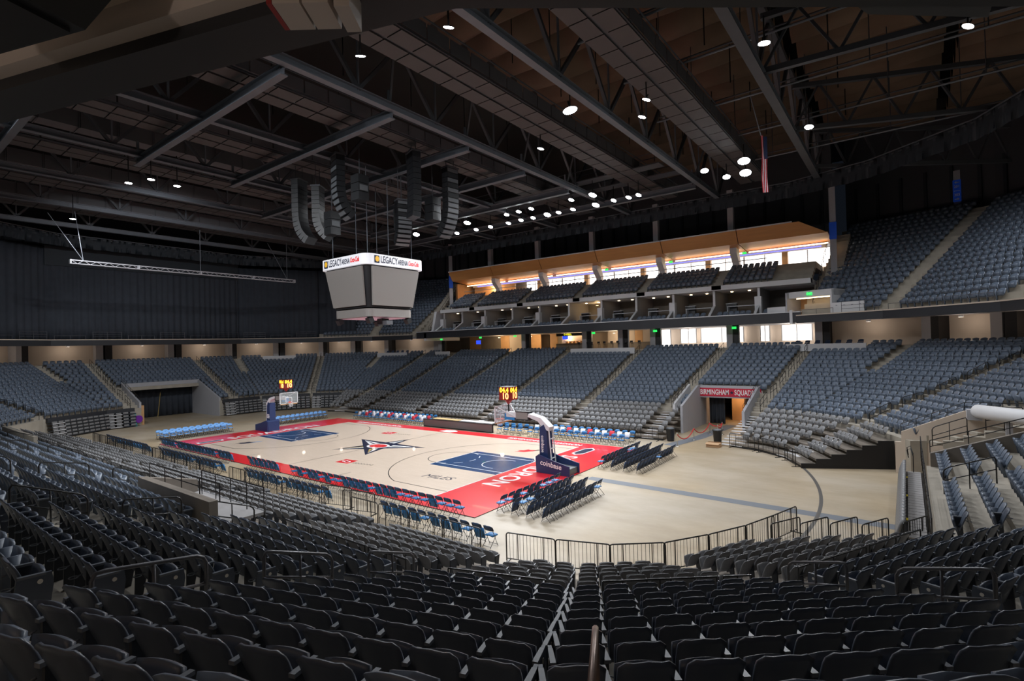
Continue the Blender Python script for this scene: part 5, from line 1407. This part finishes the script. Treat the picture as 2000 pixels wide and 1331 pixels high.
# left end tunnel
wall_quadprism([(-35.1,0),(-35.1,2.3),(-41.4,4.55),(-46,4.55),(-46,0)], 'x', 3.25, 3.45, 'wall_tunnel_end_far', 'grey_wall')
wall_quadprism([(-35.3,1.5),(-35.3,2.6),(-41.4,4.75),(-41.4,3.6)], 'x', -5.3, -5.1, 'wall_tunnel_end_near', 'grey_wall')
wall_quadprism([(-5.3,3.75),(3.45,3.75),(3.45,4.55),(-5.3,4.55)], 'y', -41.6, -41.2, 'wall_tunnel_end_lintel', 'grey_wall')
wall_quadprism([(-5.3,0),(3.45,0),(3.45,3.8),(-5.3,3.8)], 'y', -46.2, -46.0, 'wall_tunnel_end_back', 'black_paint')
wall_quadprism([(-41.4,3.75),(-46,3.75),(-46,3.9),(-41.4,3.9)], 'x', -5.3, 3.45, 'ceiling_tunnel_end', 'black_paint')
wall_quadprism([(-35.4,0),(-46,0),(-46,4.0),(-41,4.0),(-41,2.4),(-36.5,1.9)], 'x', -5.25, -5.15, 'wall_tunnel_end_side', 'black_paint')
G = [[(-43.0+0.10*math.sin(j*1.1), -5.0+j*0.12, z) for j in range(70)] for z in (0.02,2,3.75)]
tag(MB().sheet(G, (0.01,0,0)).build('tunnel_curtain', 'curtain', None, True), 'black curtain closing the wide tunnel at the end', 'curtain')
t = thing('leaning_pole', 'thin pale pole leaning in front of the end tunnel curtain', 'pole', (-42.0,-1.2,0)); MB().tube([(-42.0,-1.2,0.0),(-42.3,-0.75,3.1)], 0.04, 6).build('shaft', 'gold_paint', t); MB().tube([(-42.3,-0.75,3.1),(-42.32,-0.70,3.35)], 0.07, 6).build('tip', 'bin_black', t)
slab('column_tunnel_post', -36.1, -35.4, -5.25, -4.8, 0, 2.2, 'wood_pale')['kind'] = 'structure'
for i, (dy, c, nm) in enumerate(((0.0,'bag_blue','blue'),(0.35,'green_blue','teal'),(-0.35,'bag_blue','darker blue'))):
    mb = MB(); y = -6.2+dy; mb.hexa([(-34.6,y-0.12,0),(-34.6,y+0.12,0),(-34.9,y+0.12,0),(-34.9,y-0.12,0),(-35.0,y-0.10,1.6-0.2*i),(-35.0,y+0.10,1.6-0.2*i),(-35.1,y+0.08,1.65-0.2*i),(-35.1,y-0.08,1.65-0.2*i)])
    tag(mb.build('leaning_board', c), '%s long board leaning by the end tunnel mouth' % nm, 'board', 'boards by the end tunnel')
mb = MB(); mb.tube([(-34.9,-5.55,0.75+0.0),(-34.75,-5.5,0.75)], 0.42, 16); tag(mb.build('round_drum', 'purple'), 'purple rimmed round drum by the end tunnel mouth', 'drum')
# folded platform fronts under the curtain-end blocks
def folded(f, a, b, lab, base_d=-0.9):
    t = thing('folded_platform', lab, 'platform', (*FP(f,a,base_d),0), 0, 'folded seating platforms')
    for k in range(5):
        d = base_d+0.06*k
        p = [FP(f,a,d),FP(f,b,d),FP(f,b,d+0.5),FP(f,a,d+0.5)]
        z = 0.10+0.33*k
        MB().hexa([(*q,z) for q in p]+[(*q,z+0.10) for q in p]).build('deck_edge', 'seat_metal', t)
        n = int((b-a)/0.56)
        mb = MB()
        for j in range(n):
            s = a+(j+0.5)*(b-a)/n; q = FP(f,s,d+0.02); M = Matrix.Rotation(math.atan2(NOR[f][1],NOR[f][0]),3,'Z')
            MB().box((q[0],q[1],z+0.20),(0.10,0.46,0.17), M).build('folded_seat', 'seat_grey', t)
        p = [FP(f,b-1.3,d-0.03),FP(f,b-0.1,d-0.03),FP(f,b-0.1,d+0.01),FP(f,b-1.3,d+0.01)]
        MB().hexa([(*q,z+0.02) for q in p]+[(*q,z+0.09) for q in p]).build('step_nosing', 'white_paint', t)
    p = [FP(f,a,-0.25),FP(f,b,-0.25),FP(f,b,0.02),FP(f,a,0.02)]
    MB().hexa([(*q,1.6) for q in p]+[(*q,2.05) for q in p]).build('front_beam', 'black_fascia', t)
    return t
folded(8, smin(8,0)+0.2, 4.9, 'folded grey platform right of the end tunnel mouth')
folded(7, smin(7,0)+0.2, smax(7,0)-0.2, 'folded grey platform in the corner behind the far hoop')
folded(8, 14.4, smax(8,0), 'folded grey platform left of the end tunnel mouth')
folded(9, 0.2, FLEN[9]-0.2, 'folded grey platform in the near end corner')
folded(6, 0.3, FLEN[6]-0.3, 'folded grey platform beside the far left grey seats')
# right end: tunnel walls, folded seats, steps
wall_quadprism([(33.8,0),(33.8,1.78),(34.1,1.78),(34.1,2.36),(36.9,3.7),(43,3.7),(43,0)], 'x', 10.0, 10.2, 'wall_tunnel_right_far', 'cream_wall')
wall_quadprism([(35.2,0.5),(35.2,2.55),(40.5,4.6),(43,4.6),(43,0.5)], 'x', 2.7, 2.95, 'wall_tunnel_right_near', 'concrete_dark')
wall_quadprism([(2.95,0),(10,0),(10,3.6),(2.95,3.6)], 'y', 42.0, 42.2, 'wall_tunnel_right_back', 'wood_warm')
t = thing('roller_door_drum', 'thick white rolled door drum above the end tunnel', 'roller door', (37.3,10,3.9))
MB().tube([(37.4,9.6,3.75),(40.8,3.2,4.0)], 0.36, 16).build('drum', 'white_paint', t, True)
MB().box((37.25,9.75,3.55),(0.6,0.5,0.55)).build('motor_box', 'grey_wall', t); MB().box((38.4,8.0,1.9),(0.25,0.25,3.6)).build('guide_post', 'grey_wall', t)
t = thing('folded_platform', 'edge-on folded grey platform seats at the end tunnel mouth', 'platform', (34.3,0,0), 0, 'folded seating platforms')
for j in range(26):
    y = -3.6+j*0.44
    if y > 7.9: break
    mb = MB(); mb.sheet([[(33.92+0.06*k-0.05*math.sin(k*0.8)+0.04*abs(w_)*5,y+w_,0.30+0.24*k-0.3*abs(w_)*(k == 4)) for w_ in (-0.20,-0.1,0,0.1,0.20)] for k in range(5)], (0.10,0,0.02)); mb.build('folded_seat', 'seat_grey', t, True)
    MB().box((34.62,y,0.62),(0.55,0.40,0.05)).build('tread', 'partition', t)
MB().box((34.55,2.1,0.30),(0.9,11.6,0.5)).build('platform_body', 'black_paint', t)
for y in (-1.6,2.2,6.0): MB().box((34.32,y,0.66),(0.06,0.30,0.02)).build('edge_mark', 'yellow', t)
for y, z in ((8.2,0.9),(7.4,0.9)):
    t = thing('handrail', 'small black loop handrail at the end tunnel mouth, %s' % ('outer' if y > 8 else 'inner'), 'handrail', (34.6,y,0.8), 0, 'aisle handrails')
    MB().tube([(34.6,y,0.5),(34.6,y,1.5),(34.5,y+0.25,1.85),(34.35,y+0.25,1.75),(34.4,y,1.4)], 0.022, 6).build('loop', 'rail_black', t, True)
# rails on the tunnel walls
def pipe_rail(name, label, pts, h, m='rail_black', n=4):
    t = thing(name, label, 'handrail', pts[0])
    P = [Vector(p) for p in pts]
    MB().tube([tuple(p+Vector((0,0,h))) for p in P], 0.022, 6).build('top_rail', m, t); MB().tube([tuple(p+Vector((0,0,h*0.5))) for p in P], 0.018, 6).build('middle_rail', m, t)
    for a, b in zip(P, P[1:]):
        for k in range(n+1): q = a.lerp(b,k/n); MB().tube([tuple(q),tuple(q+Vector((0,0,h)))], 0.018, 5).build('post', m, t)
    return t
pipe_rail('wall_rail', 'black double pipe rail on top of the dark tunnel wall at the end block', [(35.2,2.85,2.55),(40.5,2.85,4.6)], 0.55)
pipe_rail('wall_rail', 'black pipe rail following the pale tunnel wall below the corner seats', [(34.1,10.1,2.36),(36.9,10.1,3.7),(43,10.1,3.8)], 0.45)
pipe_rail('wall_rail', 'black pipe rail on the sloping wall left of the red banner', [(18.3,17.2,2.45),(18.3,21.4,3.85)], 0.5)
pipe_rail('wall_rail', 'black pipe rail on the sloping wall right of the red banner', [(24.1,16.4,2.2),(24.1,21.6,3.75)], 0.5)
pipe_rail('wall_rail', 'black pipe rail on the sloping wall of the end tunnel', [(-35.3,-5.2,2.6),(-41.4,-5.2,4.75)], 0.45)
# near side landing walls
wall_quadprism([(12.4,2.0),(18.0,2.0),(18.0,3.5),(12.4,3.5)], 'x', -20.35, -20.1, 'wall_landing_near', 'concrete_dark')
wall_quadprism([(-20.3,2.0),(-18.4,2.0),(-18.4,3.0),(-20.3,3.5)], 'y', 12.15, 12.4, 'wall_landing_near_side', 'concrete_dark')
mb = MB(); mb.box((14.8,-19.2,2.5),(4.9,1.8,0.1)); struct('floor_landing', mb, 'partition')
wall_quadprism([(-18.3,1.9),(-9.0,1.9),(-9.0,3.0),(-18.3,3.0)], 'x', -19.2, -19.0, 'wall_landing_left', 'terrace')
pipe_rail('wall_rail', 'black pipe rail around the grey landing in the near side seats', [(12.4,-20.0,3.4),(17.9,-20.0,3.4)], 0.55)
pipe_rail('wall_rail', 'black pipe rail at the platform edge of the near side landing', [(13.0,-18.5,2.55),(17.6,-18.5,2.55)], 0.9)
# ------------------------------------------------------------------ things close to the photographer
t = thing('ceiling_speaker', 'big black loudspeaker box hung under the pale balcony soffit', 'loudspeaker', (31.2,-28.2,9.0))
q = Vector(ray_to_z(-95,-15,9.2)); M3 = Matrix.Rotation(R_(20),3,'Z')
mb = MB(); c8 = [(-0.42,-0.30),(0.42,-0.30),(0.42,0.30),(-0.42,0.30)]
mb.hexa([tuple(Vector((q.x,q.y,9.12))+M3 @ Vector((x*0.82,y*0.75,0))) for x,y in c8]+[tuple(Vector((q.x,q.y,9.30))+M3 @ Vector((x,y,0))) for x,y in c8]); mb.build('cabinet', 'speaker_black', t)
mb = MB(); mb.box((q.x,q.y,9.35),(0.84,0.6,0.12), M3); mb.build('cabinet_top', 'speaker_black', t)
MB().box((q.x,q.y,9.115),(0.60,0.40,0.02), M3).build('grille', 'black_paint', t); MB().box((q.x,q.y,9.44),(0.3,0.3,0.08), M3).build('bracket', 'speaker_black', t)
t = thing('soffit_equipment_box', 'cream wall box with dark red end panel on the balcony edge', 'equipment box', (32.6,-25.9,9.2))
def boxpx(u, v, z, size, rz, name, m): q = ray_to_z(u, v, z); return MB().box((q[0],q[1],z), size, Matrix.Rotation(rz,3,'Z')).build(name, m, t)
RZ = R_(37)
q = Vector(ray_to_z(600,40,9.18)); ax = Vector((math.cos(RZ),math.sin(RZ),0)); M3 = Matrix.Rotation(RZ,3,'Z')
for k, (nm, m_, off, w_, h_) in enumerate((('end_panel','red_box',-0.115,0.02,0.19),('body','box_white',-0.05,0.105,0.19),('body','box_white',0.062,0.10,0.19),('antenna','box_white',0.165,0.06,0.22))):
    c_ = q+ax*off; MB().box((c_.x,c_.y,9.18+0.11),(w_,0.17,h_), M3).build(nm, m_, t)
c_ = q+ax*(-0.127); MB().box((c_.x,c_.y,9.30),(0.004,0.08,0.035), M3).build('label_plate', 'number_plate', t)
t = thing('dark_ceiling_panel', 'dark flat panel hung under the balcony above the upper tier', 'panel', (36.6,-24.6,9.4))
A = [ray_to_z(u,v,zz) for u,v,zz in ((1660,2,10.6),(1695,28,10.6),(1930,34,10.6),(1960,-60,10.6),(1660,-60,10.6))]
mb = MB(); n = 5; mb.add([tuple(p) for p in A]+[tuple(p+np.array((0,0,0.3))) for p in A], [tuple(range(n)), tuple(range(2*n-1,n-1,-1))]+[((j+1)%n,j,n+j,n+(j+1)%n) for j in range(n)]); mb.build('panel', 'black_fascia', t)
# ------------------------------------------------------------------ signs and furniture of the far rooms
def exit_sign(x, y, z, lab):
    t = thing('exit_sign', lab, 'sign', (x,y,z), 0, 'green exit signs')
    MB().box((x,y,z),(0.45,0.06,0.24)).build('lit_panel', 'exit_green', t); MB().box((x,y+0.05,z+0.14),(0.1,0.1,0.06)).build('bracket', 'rail_black', t)
    text_obj('sign_lettering', 'EXIT', 0.20, 'court_white', t, frame((x,y-0.035,z),(1,0,0),(0,0,1)), 0.002)
for x, y, z, l in ((-23.6,31.5,9.2,'by the dark corner'),(-16.0,32.0,9.25,'by the blue screen'),(-9.9,32.4,9.25,'beside the yellow grill sign'),(2.6,32.4,9.25,'over the dining rail'),(10.7,32.6,9.2,'beside the white windows'),(19.6,32.6,9.2,'by the last window column'),(11.6,36.0,17.7,'under the canopy middle'),(2.9,36.0,17.7,'under the canopy nearer the scoreboard'),(20.1,36.0,17.7,'under the canopy end')): exit_sign(x, y, z, 'small green exit sign hanging '+l)
t = thing('grill_counter', 'lit food counter with a yellow grill sign behind the far seats', 'food stall', (-3.5,37.0,ZC))
MB().box((-3.0,37.6,8.3),(4.6,0.05,2.0)).build('back_wall', 'cream_wall', t); MB().box((-3.0,36.4,ZC+0.5),(4.8,0.5,1.0)).build('counter', 'concrete_dark', t)
MB().box((-3.0,36.3,9.28),(4.8,0.12,0.42)).build('sign_board', 'black_paint', t)
text_obj('sign_lettering', 'O-GRILL', 0.34, 'sign_yellow', t, frame((-3.5,36.23,9.28),(1,0,0),(0,0,1)), 0.004, bold=0.006)
MB().box((-4.3,36.9,8.85),(0.9,0.06,0.5)).build('menu_screen', 'screen_blue', t)
MB().box((-3.0,37.3,9.4),(4.2,0.3,0.05)).build('light_strip', 'lamp_warm', t)
for i in range(5): MB().box((-4.2+i*0.6,37.2,8.15),(0.35,0.3,0.35)).build('appliance', 'wood_pale', t)
for x, y, z, w_, h_, lab in ((-19.4,35.5,8.6,0.9,0.6,'blue wall screen in the dark room by the corner'),(38.2,31.6,8.75,1.1,0.6,'blue wall screen above the corner seats')):
    t = thing('wall_screen', lab, 'screen', (x,y,z)); rz = 0 if x < 0 else R_(-40)
    MB().box((x,y,z),(w_,0.06,h_), Matrix.Rotation(rz,3,'Z')).build('display', 'screen_blue', t); MB().box((x,y+0.04,z),(w_+0.06,0.05,h_+0.06), Matrix.Rotation(rz,3,'Z')).build('bezel', 'black_paint', t)
def stool(x, y, z, lab, grp):
    t = thing('bar_stool', lab, 'stool', (x,y,z), 0, grp, local=True)
    for nm, me in zip(('seat','backrest','legs_frame'), STM): link_mesh(nm, me, t)
s1 = MB(); s1.lathe([(0.18,0.74),(0.19,0.78),(0.16,0.80)], n=10); s2 = MB(); s2.sheet([[(x,-0.17+0.02*abs(x)*5,z) for x in (-0.18,0,0.18)] for z in (0.86,1.12)], (0,-0.025,0)); s3 = MB()
for a in range(4): s3.tube([(0.20*math.cos(a*math.pi/2+0.8),0.20*math.sin(a*math.pi/2+0.8),0),(0.13*math.cos(a*math.pi/2+0.8),0.13*math.sin(a*math.pi/2+0.8),0.75)], 0.014, 5)
s3.tube([(-0.12,-0.13,0.75),(-0.14,-0.17,1.1)], 0.012, 4); s3.tube([(0.12,-0.13,0.75),(0.14,-0.17,1.1)], 0.012, 4)
STM = (s1.mesh('seat','bin_black'), s2.mesh('backrest','bin_black'), s3.mesh('legs_frame','rail_black'))
for i in range(10): stool(0.2+i*0.92, 33.0+0.2*(i % 2), ZC, 'black bar stool behind the white parapet, %s from the grill' % nth(i+1), 'stools behind the white parapet')
def wchair(f, s, d, lab, grp):
    q = FP(f,s,d); t = thing('folding_chair', lab, 'chair', (q[0],q[1],zrow(15)+0.1), yaw_of(f), grp, local=True)
    fr, se, sf_, ba = CM['navy']
    link_mesh('frame', fr, t); link_mesh('seat', sf_, t); link_mesh('backrest', ba, t)
for i in range(7): wchair(3, 1.6+i*0.95, 13.4, 'black folding chair on the platform behind the corner parapet, %s along' % nth(i+1), 'chairs on the raised platforms')
for i in range(5): wchair(5, 1.6+i*0.9, 13.4, 'black folding chair on the raised platform near the scoreboard, %s along' % nth(i+1), 'chairs on the raised platforms')
for i in range(6): wchair(9, 2.6+i*0.75, 13.4, 'black folding chair on the raised platform at the curtain end, %s along' % nth(i+1), 'chairs on the raised platforms')
# suite counters
for i, (x0, x1) in enumerate(zip(parts_x, parts_x[1:])):
    xm = (x0+x1)/2
    t = thing('suite_counter', 'pale counter and stools inside the suite box, %s from the scoreboard' % nth(i+1), 'counter', (xm,32.6,10.5), 0, 'counters in the suite boxes')
    MB().box((xm+0.3,32.6,11.52),(x1-x0-1.6,0.55,0.07)).build('counter_top', 'white_paint', t)
    for s in (-1,1): MB().box((xm+0.3+s*(x1-x0-1.7)/2,32.6,11.0),(0.07,0.5,1.0)).build('counter_leg', 'white_paint', t)
    MB().box((xm-0.9,33.4,11.9),(1.2,0.5,0.06)).build('side_shelf', 'white_paint', t); MB().box((xm-0.9,33.4,11.2),(1.1,0.45,1.3)).build('cabinet', 'bin_black', t)
    for s in (-0.9,0.9): MB().box((xm+s,33.6,13.2),(0.22,0.22,0.06)).build('downlight', 'lamp_warm', t)
# upper blue signs on posts
for i, (p, z, hh, zb) in enumerate((((39.0,42.4),22.4,2.2,20.4),((28.9,34.2),18.6,1.7,13.0),((-23.6,34.0),18.4,1.9,14.0))):
    t = thing('section_sign', ('blue sign with arrows and section numbers on the upper pillar','blue sign where the canopy meets the upper tier','blue sign at the scoreboard end of the canopy')[i], 'sign', (*p,zb), 0, 'blue section signs')
    n_ = Vector((CAM[0]-p[0],CAM[1]-p[1],0)).normalized(); rz = math.atan2(n_.y,n_.x)+math.pi/2; M3 = Matrix.Rotation(rz,3,'Z')
    o = Vector((*p,z)); xa = Vector((0,0,1)).cross(n_)
    MB().box(tuple(o),(0.64,0.10,hh), M3).build('sign_panel', 'sign_blue', t)
    q = o-n_*0.32; MB().box((q.x,q.y,(zb+24.5)/2),(0.56,0.5,24.5-zb), M3).build('pillar', 'grey_wall', t)
    if i == 0:
        o = o+n_*0.06
        for s, dz in (('201',0.42),('203',-0.42)): text_obj('sign_lettering', s, 0.36, 'court_white', t, frame(o+Vector((0,0,dz)), xa, (0,0,1)), 0.004, sx=0.85, bold=0.008)
        for sg, dz in ((-1,0.85),(1,-0.85)):
            mb = MB(); mb.add([tuple(o+xa*(sg*a)+Vector((0,0,dz+b))) for a, b in ((0.2,0),(0.03,0.13),(0.03,0.04),(-0.2,0.04),(-0.2,-0.04),(0.03,-0.04),(0.03,-0.13))], [tuple(range(7))]); mb.build('arrow', 'court_white', t)
        MB().box(tuple(o),(0.5,0.02,0.05), M3).build('divider', 'court_white', t)
# upper vomitory with a lit opening
fv = 3; sA, sB = 2.7, 6.9
t = bpy.data.objects.new('door_1', None); col.objects.link(t); t['kind'] = 'structure'
def fbox(f, s0, s1, d0, d1, z0, z1, name, m, parent):
    p = [FP(f,s0,d0),FP(f,s1,d0),FP(f,s1,d1),FP(f,s0,d1)]; mb = MB(); mb.hexa([(*q,z0) for q in p]+[(*q,z1) for q in p]); return mb.build(name, m, parent)
fbox(fv,sA,sB,11.0,13.4,11.75,12.35,'vom_lintel','white_paint',t); fbox(fv,sA,sA+0.15,10.6,13.4,10.1,12.3,'vom_side','white_paint',t); fbox(fv,sB-0.15,sB,10.6,13.4,10.1,12.3,'vom_side','grey_wall',t)
fbox(fv,sA+0.15,sB-0.15,13.2,13.4,10.1,11.8,'vom_back','wood_pale',t); fbox(fv,sA+0.4,sB-1.6,13.1,13.2,10.5,11.7,'vom_dark','black_paint',t); fbox(fv,sA+0.4,sB-0.6,11.5,11.6,11.66,11.72,'vom_light','lamp_warm',t)
fbox(fv,sB,sB+1.8,10.5,10.65,10.1,11.0,'vom_wing','white_paint',t); fbox(fv,sA-2.6,sA,10.5,10.65,10.1,11.0,'vom_wing','white_paint',t)
q = FP(fv,(sA+sB)/2,10.9); exit_sign(q[0],q[1],12.05,'small green exit sign over the lit opening in the upper tier')
# guard rails along the balcony edge
for f in (0,1,2,3,6,7,8,9,10):
    a, b = smin(f,DB[f]+0.1), smax(f,DB[f]+0.1); n = max(2,int((b-a)/3.2))
    for i in range(n):
        s0 = a+(b-a)*(i+0.1)/n; s1 = a+(b-a)*(i+0.9)/n; A, B = FP(f,s0,DB[f]+0.12), FP(f,s1,DB[f]+0.12)
        if not in_view((*A,10.5), 10): continue
        t = thing('balcony_rail', 'thin dark guard rail panel, %s along the balcony edge of the %s' % (nth(i+1), TNAME[f].replace('_',' ')), 'guard rail', (*A,10.0), 0, 'guard rails along the balcony edge')
        tall = 0.9 if i % 2 == 0 else 0.45
        for z in ((10.05+tall,10.05+tall*0.66,10.05+tall*0.33) if tall > 0.6 else (10.05+tall,)): MB().tube([(*A,z),(*B,z)], 0.020, 5).build('bar', 'rail_grey', t)
        for u in (0,0.5,1): q = A+(B-A)*u; MB().tube([(*q,10.0),(*q,10.05+tall)], 0.020, 5).build('post', 'rail_grey', t)
# stair up beside the canopy
mb = MB()
for k in range(22): mb.box((28.3+0.05*k,30.2+k*0.42,10.2+k*0.40),(1.4,0.44,0.42))
struct('floor_stair_canopy', mb, 'terrace')
mb = MB()
for k in range(22): mb.box((-25.9-0.05*k,30.2+k*0.42,10.2+k*0.40),(1.4,0.44,0.42))
struct('floor_stair_scoreboard', mb, 'terrace')
pipe_rail('stair_rail', 'dark sloping stair rail between the canopy and the upper tier', [(27.4,30.2,10.4),(28.2,39.0,18.8)], 0.9, n=10)
pipe_rail('stair_rail', 'dark sloping stair rail at the scoreboard end of the canopy', [(-25.0,30.2,10.4),(-25.8,39.0,18.8)], 0.9, n=10)
